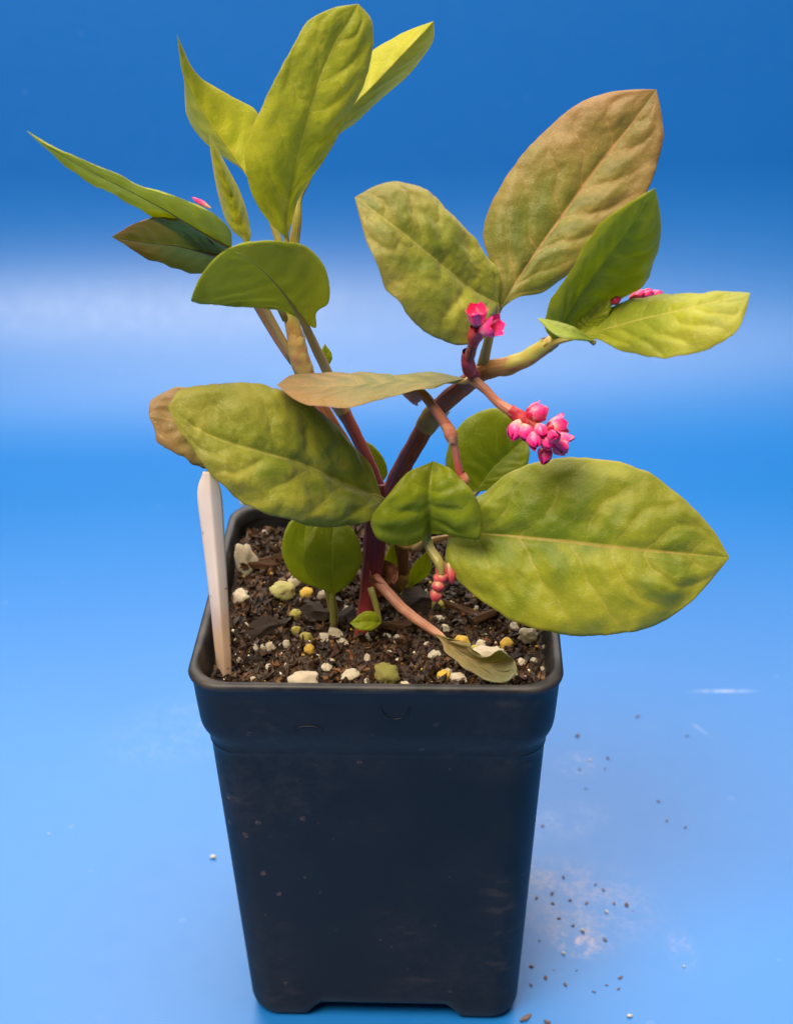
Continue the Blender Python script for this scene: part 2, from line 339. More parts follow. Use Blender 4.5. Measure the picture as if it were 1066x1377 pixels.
# ------------------------------------------------------------------ tables (mm, world axes: x right, y away from the viewer, z up)
LEAVES = [
    {'k': 'right_big', 'M': [(17.1, -10.0, 142.1), (22.9, -12.0, 144.0), (28.7, -14.0, 144.9), (34.4, -16.0, 145.4), (40.1, -18.0, 145.7), (45.7, -19.9, 146.1), (51.3, -21.5, 146.1), (56.9, -22.6, 145.9), (62.6, -23.2, 145.5), (68.3, -23.5, 144.9), (74.2, -23.2, 144.0), (80.2, -22.7, 143.0), (86.2, -22.0, 141.9)], 'A': [(17.1, -10.0, 142.1), (19.8, -8.2, 149.0), (25.6, -7.8, 153.9), (31.6, -7.2, 158.4), (38.4, -7.5, 161.5), (45.5, -8.4, 163.3), (52.7, -9.5, 164.0), (59.7, -10.9, 163.1), (66.5, -12.6, 161.0), (72.4, -14.7, 157.3), (77.9, -16.8, 152.9), (82.6, -19.2, 147.7), (86.2, -22.0, 141.9)], 'B': [(17.1, -10.0, 142.1), (16.4, -16.4, 137.3), (21.3, -20.6, 133.2), (27.2, -24.2, 129.9), (33.6, -27.4, 127.3), (40.6, -29.9, 126.0), (47.9, -31.5, 125.7), (55.3, -32.2, 126.2), (62.6, -32.1, 127.3), (69.8, -31.1, 129.3), (75.8, -28.7, 132.9), (81.2, -25.5, 137.2), (86.2, -22.0, 141.9)], 'mat': 'deep', 'cup': 0.1, 'bump': 1.25, 'nv': 7, 'fold': 0.0, 'pr': 0.9, 'pet': [(17.1, -10.0, 142.1), (12.2, -4.0, 137.4), (6.4, 2.0, 132.4), (1.6, 2.0, 137.0)], 'label': 'broad lime green leaf spreading to the right over the pot rim'},
    {'k': 'left_big', 'M': [(0.7, -8.0, 152.5), (-3.8, -11.3, 156.5), (-8.1, -14.6, 160.4), (-12.2, -17.8, 164.3), (-16.2, -20.6, 168.1), (-20.3, -23.2, 171.3), (-24.5, -25.5, 173.9), (-28.7, -27.2, 176.1), (-32.8, -28.6, 178.3), (-36.8, -29.5, 180.5), (-40.7, -29.9, 182.9), (-44.1, -30.0, 185.8), (-47.3, -30.0, 188.9)], 'A': [(0.7, -8.0, 152.5), (-1.3, -16.9, 151.7), (-6.7, -22.4, 153.2), (-12.2, -27.4, 155.6), (-17.5, -31.3, 158.7), (-22.6, -34.2, 162.0), (-27.4, -36.1, 165.2), (-31.9, -36.8, 168.6), (-35.9, -36.5, 172.4), (-39.4, -35.3, 176.3), (-42.3, -33.4, 180.4), (-45.4, -32.1, 184.5), (-47.3, -30.0, 188.9)], 'B': [(0.7, -8.0, 152.5), (-1.1, -7.9, 158.7), (-3.9, -8.4, 164.7), (-7.1, -9.2, 170.4), (-10.8, -10.4, 175.7), (-15.0, -11.7, 180.2), (-19.7, -12.9, 183.8), (-24.7, -14.2, 186.6), (-29.9, -16.1, 188.6), (-35.1, -18.4, 189.8), (-40.3, -21.0, 190.4), (-45.1, -24.2, 190.6), (-47.3, -30.0, 188.9)], 'mat': 'olive', 'cup': 0.1, 'bump': 1.1, 'nv': 6, 'fold': 0.0, 'pr': 0.9, 'pet': [(0.7, -8.0, 152.5), (0.7, -3.0, 145.4), (-0.8, 0.0, 138.2)], 'label': 'broad olive green leaf spreading to the left above the white plant label'},
    {'k': 'left_back', 'M': [(-21.9, 15.0, 151.6), (-24.9, 13.8, 153.8), (-27.8, 12.5, 156.1), (-30.7, 11.2, 158.3), (-33.6, 9.9, 160.4), (-36.5, 8.5, 162.4), (-39.5, 7.0, 164.3), (-42.4, 5.6, 166.1), (-45.4, 4.4, 167.6), (-48.4, 3.6, 168.9), (-51.5, 3.0, 169.8), (-54.6, 2.5, 170.7), (-57.7, 2.0, 171.5)], 'A': [(-21.9, 15.0, 151.6), (-25.4, 12.1, 151.5), (-28.9, 9.3, 151.5), (-32.4, 6.6, 151.8), (-36.0, 4.4, 153.0), (-39.5, 2.7, 154.7), (-42.9, 1.0, 156.6), (-46.2, -0.4, 158.7), (-49.3, -1.1, 161.0), (-52.4, -1.4, 163.2), (-55.4, -1.3, 165.3), (-56.3, 0.5, 168.4), (-57.7, 2.0, 171.5)], 'B': [(-21.9, 15.0, 151.6), (-24.7, 15.1, 155.0), (-27.5, 15.2, 158.5), (-30.3, 15.2, 161.9), (-33.3, 15.0, 165.2), (-36.5, 14.6, 168.1), (-39.9, 14.0, 170.8), (-43.5, 13.3, 173.1), (-47.3, 12.4, 174.7), (-51.2, 11.0, 175.2), (-55.0, 9.3, 174.8), (-57.9, 6.6, 173.2), (-57.7, 2.0, 171.5)], 'mat': 'bronze', 'cup': -0.15, 'bump': 1.2, 'nv': 7, 'fold': 0.0, 'pr': 0.9, 'pet': [(-21.9, 15.0, 151.6), (-10.1, 10.0, 145.1), (-2.3, 4.0, 139.3)], 'label': 'brown tipped leaf mostly hidden behind the broad olive leaf'},
    {'k': 'edge_on', 'M': [(21.1, -10.0, 185.8), (17.3, -10.7, 186.0), (13.5, -11.3, 186.1), (9.8, -12.0, 186.3), (6.0, -12.7, 186.4), (2.3, -13.3, 186.5), (-1.4, -14.0, 186.6), (-5.1, -14.7, 186.7), (-8.8, -15.3, 186.9), (-12.5, -16.0, 187.1), (-16.2, -16.7, 187.5), (-19.8, -17.3, 188.0), (-23.4, -18.0, 188.6)], 'A': [(21.1, -10.0, 185.8), (17.1, -13.2, 186.3), (13.3, -16.4, 186.9), (9.5, -19.5, 187.5), (5.7, -22.3, 188.0), (2.0, -24.8, 188.4), (-1.6, -27.6, 188.9), (-5.1, -31.7, 189.6), (-8.8, -31.8, 189.7), (-12.5, -30.5, 189.6), (-16.2, -28.8, 189.6), (-19.9, -25.1, 189.4), (-23.4, -18.0, 188.6)], 'B': [(21.1, -10.0, 185.8), (17.5, -4.8, 184.6), (13.8, -0.5, 183.6), (9.9, -1.8, 183.9), (6.0, -4.1, 184.4), (2.1, -1.3, 183.6), (-1.9, 0.9, 183.0), (-5.9, 2.8, 182.6), (-9.9, 3.7, 182.4), (-13.9, 3.0, 182.6), (-17.8, 0.8, 183.3), (-21.3, -4.6, 184.9), (-23.4, -18.0, 188.6)], 'mat': 'bronze', 'cup': 0.03, 'bump': 0.55, 'nv': 7, 'fold': 0.0, 'pr': 0.9, 'pet': [(21.1, -10.0, 185.8), (22.4, -8.0, 185.2)], 'label': 'bronze leaf held level and seen nearly edge on'},
    {'k': 'ra', 'M': [(28.7, -6.0, 203.4), (25.5, -8.0, 206.1), (22.4, -10.0, 208.8), (19.5, -11.8, 211.7), (16.8, -13.3, 214.6), (14.2, -14.6, 217.3), (11.5, -15.5, 219.9), (8.9, -15.9, 222.3), (6.4, -15.9, 224.5), (3.8, -15.5, 226.5), (1.2, -14.6, 228.3), (-1.4, -13.3, 230.0), (-4.1, -12.0, 231.6)], 'A': [(28.7, -6.0, 203.4), (27.3, -11.9, 200.6), (24.2, -17.1, 198.5), (19.3, -20.4, 199.2), (14.7, -22.3, 201.8), (10.6, -23.5, 205.1), (7.2, -23.8, 208.9), (4.3, -23.4, 212.7), (1.8, -22.4, 216.5), (-0.3, -20.6, 220.4), (-1.8, -18.1, 224.2), (-3.0, -15.1, 227.9), (-4.1, -12.0, 231.6)], 'B': [(28.7, -6.0, 203.4), (29.6, -4.2, 207.3), (28.7, -3.7, 211.5), (26.3, -4.3, 215.6), (23.6, -5.0, 219.5), (20.8, -5.7, 223.1), (17.9, -6.1, 226.4), (15.0, -6.0, 229.6), (11.6, -5.9, 232.2), (7.6, -6.7, 233.6), (3.5, -8.1, 233.7), (-0.4, -9.9, 232.8), (-4.1, -12.0, 231.6)], 'mat': 'bronzelime', 'cup': 0.1, 'bump': 1.1, 'nv': 5, 'fold': 0.0, 'pr': 0.9, 'pet': [(28.7, -6.0, 203.4), (27.7, -6.0, 197.4), (26.0, -7.0, 192.1), (24.9, -8.0, 187.9)], 'label': None},
    {'k': 'rb', 'M': [(28.9, -4.0, 200.4), (31.8, -2.3, 204.6), (34.8, -0.5, 208.7), (37.9, 1.7, 212.6), (41.1, 4.0, 216.4), (44.4, 6.3, 220.1), (47.6, 8.4, 224.0), (50.8, 10.3, 227.9), (54.0, 11.9, 231.8), (57.4, 13.2, 235.7), (60.7, 14.2, 239.6), (63.7, 15.2, 243.6), (66.7, 16.0, 247.7)], 'A': [(28.9, -4.0, 200.4), (29.0, -1.7, 206.2), (27.2, 1.1, 211.7), (25.9, 4.1, 217.2), (27.4, 6.8, 222.8), (30.5, 9.3, 227.9), (34.1, 11.4, 232.7), (38.4, 13.2, 237.0), (43.1, 14.6, 241.1), (48.2, 15.6, 244.6), (54.0, 16.1, 246.8), (60.3, 16.2, 247.7), (66.7, 16.0, 247.7)], 'B': [(28.9, -4.0, 200.4), (33.6, -2.8, 203.5), (39.5, -1.9, 204.4), (44.6, -0.3, 207.2), (49.2, 1.7, 210.5), (53.7, 3.7, 214.1), (58.1, 5.6, 217.7), (62.2, 7.3, 221.6), (65.2, 9.0, 226.3), (67.2, 10.7, 231.5), (68.5, 12.3, 236.9), (68.0, 14.1, 242.4), (66.7, 16.0, 247.7)], 'mat': 'bronze', 'cup': 0.1, 'bump': 1.0, 'nv': 7, 'fold': 0.0, 'pr': 1.1, 'pet': [(28.9, -4.0, 200.4), (26.9, -6.0, 194.6), (25.6, -8.0, 188.3)], 'label': 'large upright bronze tinged leaf with a tan midrib'},
    {'k': 'rc', 'M': [(41.9, -12.0, 195.9), (43.3, -12.3, 199.5), (44.7, -12.7, 203.0), (46.3, -13.4, 206.5), (47.9, -14.4, 210.1), (49.5, -15.7, 213.6), (51.2, -17.1, 217.1), (52.9, -18.7, 220.5), (54.6, -20.3, 223.9), (56.2, -21.8, 227.1), (57.7, -23.0, 230.4), (59.2, -24.0, 233.5), (60.7, -25.0, 236.7)], 'A': [(41.9, -12.0, 195.9), (39.3, -15.6, 200.9), (39.7, -16.8, 205.5), (41.1, -17.8, 209.5), (42.7, -18.8, 213.4), (44.2, -20.3, 217.3), (45.7, -22.0, 221.3), (47.4, -23.7, 225.0), (49.4, -25.1, 228.4), (51.7, -26.1, 231.4), (54.4, -26.2, 233.6), (57.5, -25.7, 235.2), (60.7, -25.0, 236.7)], 'B': [(41.9, -12.0, 195.9), (45.8, -10.5, 196.9), (49.6, -9.3, 198.2), (53.0, -8.8, 200.2), (56.1, -8.8, 202.8), (59.2, -9.2, 205.5), (61.8, -10.1, 208.7), (63.5, -11.8, 212.8), (64.4, -14.0, 217.4), (64.4, -16.5, 222.3), (63.7, -19.2, 227.1), (62.4, -22.0, 232.0), (60.7, -25.0, 236.7)], 'mat': 'green', 'cup': 0.2, 'bump': 0.6, 'nv': 7, 'fold': 0.0, 'pr': 0.9, 'pet': [(41.9, -12.0, 195.9), (40.2, -12.0, 195.2)], 'label': None},
    {'k': 'rd', 'M': [(42.9, -14.0, 197.5), (46.4, -15.7, 198.9), (49.8, -17.3, 200.4), (53.2, -19.0, 202.0), (56.4, -20.7, 203.8), (59.7, -22.3, 205.4), (62.9, -23.9, 206.8), (66.2, -25.3, 208.2), (69.4, -26.6, 209.5), (72.7, -27.5, 210.7), (76.0, -27.9, 211.8), (79.4, -28.0, 212.7), (82.8, -28.0, 213.6)], 'A': [(42.9, -14.0, 197.5), (46.5, -14.0, 198.9), (50.0, -12.0, 200.3), (53.2, -8.2, 201.8), (56.6, -6.4, 203.5), (60.1, -7.3, 205.1), (63.6, -9.8, 206.6), (67.0, -12.9, 208.0), (70.2, -16.3, 209.4), (73.4, -19.4, 210.6), (76.6, -22.0, 211.7), (79.8, -24.6, 212.7), (82.8, -28.0, 213.6)], 'B': [(42.9, -14.0, 197.5), (46.9, -16.7, 198.6), (50.7, -19.9, 199.3), (54.1, -24.4, 199.3), (57.6, -28.4, 199.9), (61.1, -32.1, 200.6), (64.7, -34.7, 201.6), (68.3, -36.3, 203.2), (71.9, -37.2, 204.9), (75.4, -37.3, 206.8), (78.7, -36.1, 208.8), (81.0, -32.6, 211.2), (82.8, -28.0, 213.6)], 'mat': 'lime', 'cup': 0.1, 'bump': 0.8, 'nv': 7, 'fold': 0.0, 'pr': 0.9, 'pet': [(42.9, -14.0, 197.5), (40.7, -12.0, 195.1)], 'label': 'lime green leaf pointing right beyond the upright dark green leaf'},
    {'k': 'rd_lobe', 'M': [(49.8, -24.0, 201.0), (48.7, -24.2, 201.6), (47.5, -24.5, 202.2), (46.4, -24.7, 202.7), (45.3, -24.7, 203.2), (44.2, -24.5, 203.6), (43.1, -24.0, 203.9), (42.1, -23.5, 204.2), (41.0, -22.9, 204.4), (40.0, -22.2, 204.6), (39.0, -21.5, 204.8), (37.9, -20.8, 205.0), (36.9, -20.0, 205.2)], 'A': [(49.8, -24.0, 201.0), (48.5, -24.9, 201.4), (47.1, -25.7, 201.8), (45.8, -26.5, 202.3), (44.5, -27.0, 202.7), (43.3, -27.1, 203.0), (42.1, -26.9, 203.2), (40.9, -26.5, 203.5), (39.9, -25.8, 203.8), (39.0, -24.7, 204.1), (38.3, -23.2, 204.5), (37.6, -21.6, 204.8), (36.9, -20.0, 205.2)], 'B': [(49.8, -24.0, 201.0), (48.8, -24.0, 201.7), (47.7, -24.1, 202.5), (46.7, -24.1, 203.2), (45.7, -23.9, 203.8), (44.7, -23.5, 204.3), (43.6, -23.0, 204.6), (42.5, -22.6, 204.8), (41.4, -22.1, 205.0), (40.3, -21.6, 205.1), (39.2, -21.0, 205.2), (38.0, -20.5, 205.2), (36.9, -20.0, 205.2)], 'mat': 'under', 'cup': 0.1, 'bump': 0.2, 'nv': 7, 'fold': 0.0, 'pr': 0.9, 'pet': None, 'label': None},
    {'k': 'r_young', 'M': [(47.1, -13.0, 198.5), (47.7, -13.0, 199.2), (48.3, -13.0, 199.9), (49.0, -13.0, 200.6), (49.6, -13.0, 201.3), (50.2, -13.0, 202.0), (50.7, -13.1, 202.8), (51.3, -13.4, 203.6), (51.8, -13.7, 204.4), (52.4, -14.0, 205.3), (52.9, -14.3, 206.1), (53.5, -14.7, 207.0), (54.0, -15.0, 207.8)], 'A': [(47.1, -13.0, 198.5), (47.0, -12.0, 199.2), (46.8, -11.0, 199.9), (46.9, -10.2, 200.8), (47.4, -10.0, 201.7), (48.1, -10.1, 202.6), (48.9, -10.4, 203.4), (49.7, -10.9, 204.2), (50.5, -11.5, 205.0), (51.4, -12.4, 205.8), (52.3, -13.2, 206.4), (53.1, -14.1, 207.1), (54.0, -15.0, 207.8)], 'B': [(47.1, -13.0, 198.5), (48.1, -13.7, 198.9), (49.1, -14.5, 199.3), (50.0, -15.1, 199.8), (50.9, -15.6, 200.4), (51.7, -15.9, 201.2), (52.5, -16.1, 202.0), (53.1, -16.3, 202.9), (53.6, -16.5, 203.9), (53.9, -16.3, 204.9), (54.0, -15.9, 205.9), (54.0, -15.4, 206.9), (54.0, -15.0, 207.8)], 'mat': 'green', 'cup': 0.2, 'bump': 0.5, 'nv': 7, 'fold': 0.0, 'pr': 0.9, 'pet': None, 'label': None},
    {'k': 'le', 'M': [(-21.6, 15.0, 212.8), (-21.6, 14.2, 218.3), (-20.5, 13.2, 223.7), (-19.1, 12.2, 229.0), (-17.7, 11.1, 234.2), (-16.3, 10.2, 239.2), (-14.8, 9.6, 244.1), (-13.3, 9.6, 248.7), (-11.8, 10.2, 253.0), (-9.9, 11.3, 257.1), (-7.7, 12.8, 260.9), (-5.2, 14.3, 264.5), (-2.7, 16.0, 268.1)], 'A': [(-21.6, 15.0, 212.8), (-25.6, 12.8, 217.9), (-28.5, 10.6, 223.9), (-29.8, 8.7, 230.3), (-29.6, 7.1, 236.6), (-27.5, 6.3, 242.4), (-24.8, 6.1, 247.7), (-22.3, 6.3, 252.8), (-19.7, 7.2, 257.7), (-16.7, 8.6, 262.1), (-13.2, 10.3, 266.0), (-8.2, 12.9, 267.9), (-2.7, 16.0, 268.1)], 'B': [(-21.6, 15.0, 212.8), (-20.0, 14.9, 218.1), (-18.0, 14.4, 223.4), (-15.0, 14.2, 228.0), (-11.8, 14.0, 232.4), (-8.9, 13.8, 236.8), (-6.2, 13.9, 241.3), (-3.8, 14.3, 245.8), (-1.7, 15.2, 250.2), (-0.1, 16.2, 254.7), (0.7, 16.9, 259.5), (0.3, 17.1, 264.3), (-2.7, 16.0, 268.1)], 'mat': 'yellow', 'cup': 0.1, 'bump': 0.7, 'nv': 6, 'fold': 0.0, 'pr': 0.9, 'pet': [(-21.6, 15.0, 212.8), (-21.6, 16.0, 207.1), (-21.3, 15.0, 197.6)], 'label': 'tall upright lime green leaf at the very top of the plant'},
    {'k': 'lf', 'M': [(-18.7, 22.0, 220.7), (-16.7, 24.0, 224.3), (-14.7, 26.0, 228.0), (-12.6, 27.9, 231.6), (-10.2, 29.6, 235.2), (-7.5, 30.9, 238.6), (-4.3, 32.0, 241.8), (-1.0, 33.0, 244.7), (2.3, 33.8, 247.8), (5.5, 34.5, 250.9), (8.7, 35.0, 254.0), (11.9, 35.5, 257.1), (15.0, 36.0, 260.1)], 'A': [(-18.7, 22.0, 220.7), (-17.3, 24.9, 224.5), (-15.9, 27.7, 228.4), (-14.3, 30.4, 232.3), (-12.3, 32.7, 236.2), (-10.1, 34.9, 239.9), (-7.7, 37.2, 243.6), (-5.0, 39.4, 247.1), (-2.0, 40.8, 250.5), (2.0, 40.4, 253.4), (6.2, 39.4, 255.9), (10.6, 37.8, 258.1), (15.0, 36.0, 260.1)], 'B': [(-18.7, 22.0, 220.7), (-16.5, 24.3, 224.2), (-14.3, 26.8, 227.8), (-11.9, 29.5, 231.2), (-8.6, 33.5, 233.5), (-4.7, 37.8, 235.1), (-1.0, 40.0, 237.7), (2.6, 41.5, 240.5), (6.3, 43.1, 243.2), (9.9, 44.5, 246.2), (12.9, 44.2, 249.9), (15.2, 42.3, 254.4), (15.0, 36.0, 260.1)], 'mat': 'yellow', 'cup': 0.15, 'bump': 0.4, 'nv': 7, 'fold': 0.0, 'pr': 1.2, 'pet': [(-18.7, 22.0, 220.7), (-19.4, 20.0, 215.2), (-20.4, 18.0, 208.3), (-20.9, 15.0, 197.6)], 'label': None},
    {'k': 'ld', 'M': [(-28.2, 22.0, 222.3), (-30.2, 23.3, 225.1), (-32.3, 24.6, 227.9), (-34.3, 25.5, 230.8), (-36.3, 25.9, 233.8), (-38.2, 26.0, 236.9), (-40.1, 25.8, 240.0), (-41.8, 25.3, 243.3), (-43.1, 24.6, 246.7), (-44.1, 23.8, 250.3), (-44.6, 22.6, 253.9), (-44.9, 21.3, 257.7), (-45.2, 20.0, 261.3)], 'A': [(-28.2, 22.0, 222.3), (-30.4, 23.7, 225.1), (-33.1, 25.7, 227.6), (-36.6, 29.0, 228.8), (-40.1, 32.0, 230.3), (-43.1, 33.6, 232.5), (-45.3, 33.8, 235.7), (-46.3, 32.1, 239.8), (-45.8, 28.7, 244.5), (-45.2, 25.8, 249.0), (-45.4, 23.9, 253.2), (-45.3, 22.0, 257.3), (-45.2, 20.0, 261.3)], 'B': [(-28.2, 22.0, 222.3), (-28.0, 24.8, 225.6), (-27.8, 27.4, 229.0), (-27.8, 29.6, 232.5), (-27.9, 31.3, 236.2), (-29.0, 32.0, 239.9), (-32.1, 30.9, 242.4), (-35.4, 29.4, 244.7), (-38.5, 27.5, 247.2), (-41.3, 25.5, 250.0), (-43.2, 23.5, 253.6), (-44.3, 21.7, 257.4), (-45.2, 20.0, 261.3)], 'mat': 'yellow', 'cup': 0.12, 'bump': 0.4, 'nv': 7, 'fold': 0.0, 'pr': 0.9, 'pet': [(-28.2, 22.0, 222.3), (-24.8, 20.0, 213.4), (-21.8, 16.0, 203.2)], 'label': None},
    {'k': 'la', 'M': [(-35.0, 12.0, 211.6), (-38.6, 9.3, 215.2), (-42.1, 6.7, 218.7), (-45.5, 4.0, 222.1), (-48.9, 1.3, 225.5), (-52.3, -1.2, 228.6), (-55.7, -3.5, 231.6), (-59.2, -5.2, 234.2), (-62.7, -6.6, 236.7), (-66.2, -7.5, 239.2), (-69.6, -7.9, 241.7), (-72.9, -8.0, 244.1), (-76.3, -8.0, 246.6)], 'A': [(-35.0, 12.0, 211.6), (-33.9, 2.6, 220.0), (-36.0, -2.3, 225.4), (-39.8, -4.5, 228.5), (-44.1, -5.7, 230.5), (-48.4, -6.6, 232.2), (-52.5, -7.7, 234.1), (-56.5, -8.8, 236.3), (-60.4, -9.5, 238.5), (-64.4, -9.7, 240.5), (-68.6, -9.1, 242.2), (-72.7, -8.4, 244.1), (-76.3, -8.0, 246.6)], 'B': [(-35.0, 12.0, 211.6), (-40.4, 20.3, 207.2), (-44.2, 17.6, 211.0), (-47.7, 14.1, 215.1), (-51.0, 10.4, 219.3), (-54.4, 7.1, 223.0), (-58.0, 4.4, 226.4), (-61.6, 2.4, 229.3), (-65.2, 0.5, 232.3), (-68.2, -1.9, 235.8), (-71.0, -4.1, 239.4), (-73.8, -6.0, 243.0), (-76.3, -8.0, 246.6)], 'mat': 'glow', 'cup': 0.05, 'bump': 0.5, 'nv': 7, 'fold': 0.0, 'pr': 0.9, 'pet': [(-35.0, 12.0, 211.6), (-31.5, 14.0, 203.1), (-26.5, 14.0, 192.2), (-21.4, 13.0, 181.3)], 'label': 'long narrow leaf reaching far out to the upper left'},
    {'k': 'lb', 'M': [(-38.0, 18.0, 207.6), (-40.2, 17.5, 208.4), (-42.3, 17.0, 209.3), (-44.5, 16.5, 210.1), (-46.6, 16.0, 210.9), (-48.8, 15.5, 211.5), (-51.0, 15.0, 212.1), (-53.2, 14.5, 212.6), (-55.4, 13.8, 213.1), (-57.5, 13.0, 213.8), (-59.6, 12.0, 214.5), (-61.6, 11.0, 215.2), (-63.6, 10.0, 215.9)], 'A': [(-38.0, 18.0, 207.6), (-39.1, 15.3, 210.9), (-40.4, 12.7, 214.0), (-41.5, 10.2, 217.1), (-43.1, 8.0, 219.7), (-45.3, 6.7, 221.3), (-47.7, 6.0, 222.1), (-50.3, 5.8, 222.3), (-53.0, 6.0, 222.0), (-55.7, 6.5, 221.1), (-58.3, 7.5, 219.6), (-61.0, 8.7, 217.8), (-63.6, 10.0, 215.9)], 'B': [(-38.0, 18.0, 207.6), (-40.2, 21.8, 204.1), (-42.8, 24.7, 201.5), (-45.5, 25.3, 201.1), (-48.1, 25.0, 201.7), (-50.4, 24.0, 202.8), (-52.7, 22.7, 204.2), (-54.8, 21.2, 205.8), (-56.8, 19.4, 207.5), (-58.7, 17.4, 209.4), (-60.4, 15.0, 211.5), (-62.1, 12.5, 213.7), (-63.6, 10.0, 215.9)], 'mat': 'darkbronze', 'cup': 0.1, 'bump': 0.5, 'nv': 7, 'fold': 0.0, 'pr': 0.9, 'pet': [(-38.0, 18.0, 207.6), (-32.1, 18.0, 197.7), (-25.7, 16.0, 186.3), (-21.4, 13.0, 180.7)], 'label': None},
    {'k': 'lc', 'M': [(-31.1, 12.0, 212.8), (-31.8, 11.5, 215.3), (-32.5, 11.0, 217.8), (-33.2, 10.5, 220.2), (-33.8, 10.1, 222.7), (-34.4, 9.8, 225.1), (-35.0, 9.5, 227.4), (-35.6, 9.3, 229.8), (-36.1, 9.1, 232.1), (-36.6, 9.0, 234.3), (-37.1, 9.0, 236.6), (-37.6, 9.0, 238.8), (-38.1, 9.0, 241.1)], 'A': [(-31.1, 12.0, 212.8), (-33.0, 13.6, 214.0), (-34.9, 15.0, 215.3), (-36.2, 15.5, 217.3), (-36.9, 15.1, 219.9), (-37.3, 14.4, 222.5), (-37.6, 13.7, 225.2), (-37.9, 13.0, 227.9), (-38.1, 12.3, 230.5), (-38.2, 11.6, 233.2), (-38.3, 10.8, 235.8), (-38.2, 9.9, 238.4), (-38.1, 9.0, 241.1)], 'B': [(-31.1, 12.0, 212.8), (-30.3, 15.1, 214.1), (-30.6, 15.8, 216.4), (-31.0, 16.0, 218.9), (-31.5, 16.0, 221.3), (-32.1, 15.8, 223.8), (-32.9, 15.1, 226.3), (-33.8, 14.0, 228.9), (-34.7, 12.9, 231.4), (-35.6, 12.0, 233.8), (-36.4, 11.0, 236.3), (-37.3, 10.0, 238.7), (-38.1, 9.0, 241.1)], 'mat': 'yellow', 'cup': 0.3, 'bump': 0.5, 'nv': 7, 'fold': 0.0, 'pr': 0.9, 'pet': [(-31.1, 12.0, 212.8), (-27.7, 14.0, 204.0), (-22.8, 14.0, 192.1)], 'label': None},
    {'k': 'l_inner', 'M': [(-33.1, 15.0, 207.2), (-34.4, 15.0, 208.0), (-35.6, 15.0, 208.7), (-36.9, 15.0, 209.5), (-38.1, 14.9, 210.3), (-39.2, 14.7, 211.3), (-40.2, 14.5, 212.4), (-41.1, 14.3, 213.5), (-42.1, 14.1, 214.6), (-43.2, 14.0, 215.6), (-44.4, 14.0, 216.3), (-45.6, 14.0, 217.0), (-46.9, 14.0, 217.7)], 'A': [(-33.1, 15.0, 207.2), (-34.0, 14.0, 208.8), (-34.8, 13.0, 210.3), (-35.6, 12.0, 211.8), (-36.4, 11.2, 213.2), (-37.4, 10.7, 214.4), (-38.5, 10.6, 215.4), (-39.7, 10.8, 216.3), (-41.0, 11.3, 216.9), (-42.4, 12.0, 217.2), (-43.9, 12.7, 217.4), (-45.4, 13.4, 217.5), (-46.9, 14.0, 217.7)], 'B': [(-33.1, 15.0, 207.2), (-34.9, 16.5, 206.6), (-36.6, 18.0, 205.9), (-38.2, 18.9, 205.9), (-39.5, 18.9, 206.7), (-40.5, 18.5, 208.0), (-41.5, 18.0, 209.3), (-42.5, 17.7, 210.6), (-43.5, 17.3, 211.9), (-44.4, 16.8, 213.2), (-45.2, 16.0, 214.7), (-46.1, 15.0, 216.2), (-46.9, 14.0, 217.7)], 'mat': 'under', 'cup': 0.1, 'bump': 0.3, 'nv': 7, 'fold': 0.0, 'pr': 0.9, 'pet': None, 'label': None},
    {'k': 'lg', 'M': [(-17.9, 4.0, 195.7), (-18.9, 2.7, 198.2), (-19.9, 1.3, 200.7), (-20.9, -0.4, 203.2), (-22.0, -2.4, 205.8), (-23.1, -4.6, 208.4), (-24.3, -6.9, 210.9), (-25.5, -9.0, 213.2), (-26.7, -11.0, 215.4), (-28.1, -12.8, 217.4), (-29.5, -14.3, 219.2), (-31.2, -15.7, 220.6), (-32.9, -17.0, 221.7)], 'A': [(-17.9, 4.0, 195.7), (-14.9, 4.4, 193.9), (-14.6, 3.0, 198.7), (-11.7, 2.7, 201.0), (-11.1, 1.2, 205.6), (-11.6, -0.7, 210.4), (-13.3, -2.9, 214.6), (-16.0, -5.3, 218.0), (-19.3, -7.8, 220.3), (-22.8, -10.4, 221.5), (-26.3, -12.7, 222.2), (-29.7, -14.8, 222.4), (-32.9, -17.0, 221.7)], 'B': [(-17.9, 4.0, 195.7), (-20.9, 2.3, 198.2), (-24.1, 0.6, 200.5), (-27.5, -1.5, 202.0), (-30.8, -4.0, 203.2), (-34.1, -6.7, 204.3), (-37.4, -9.3, 205.4), (-40.4, -11.8, 207.1), (-42.9, -14.0, 209.9), (-41.0, -15.1, 213.6), (-38.5, -16.0, 216.7), (-35.8, -16.5, 219.4), (-32.9, -17.0, 221.7)], 'mat': 'glow', 'cup': -0.12, 'bump': 0.5, 'nv': 7, 'fold': 0.0, 'pr': 1.2, 'pet': [(-17.9, 4.0, 195.7), (-15.2, 7.0, 186.9), (-12.8, 9.0, 179.9), (-10.1, 9.0, 170.5)], 'label': 'cupped green leaf seen from below in front of the left shoot'},
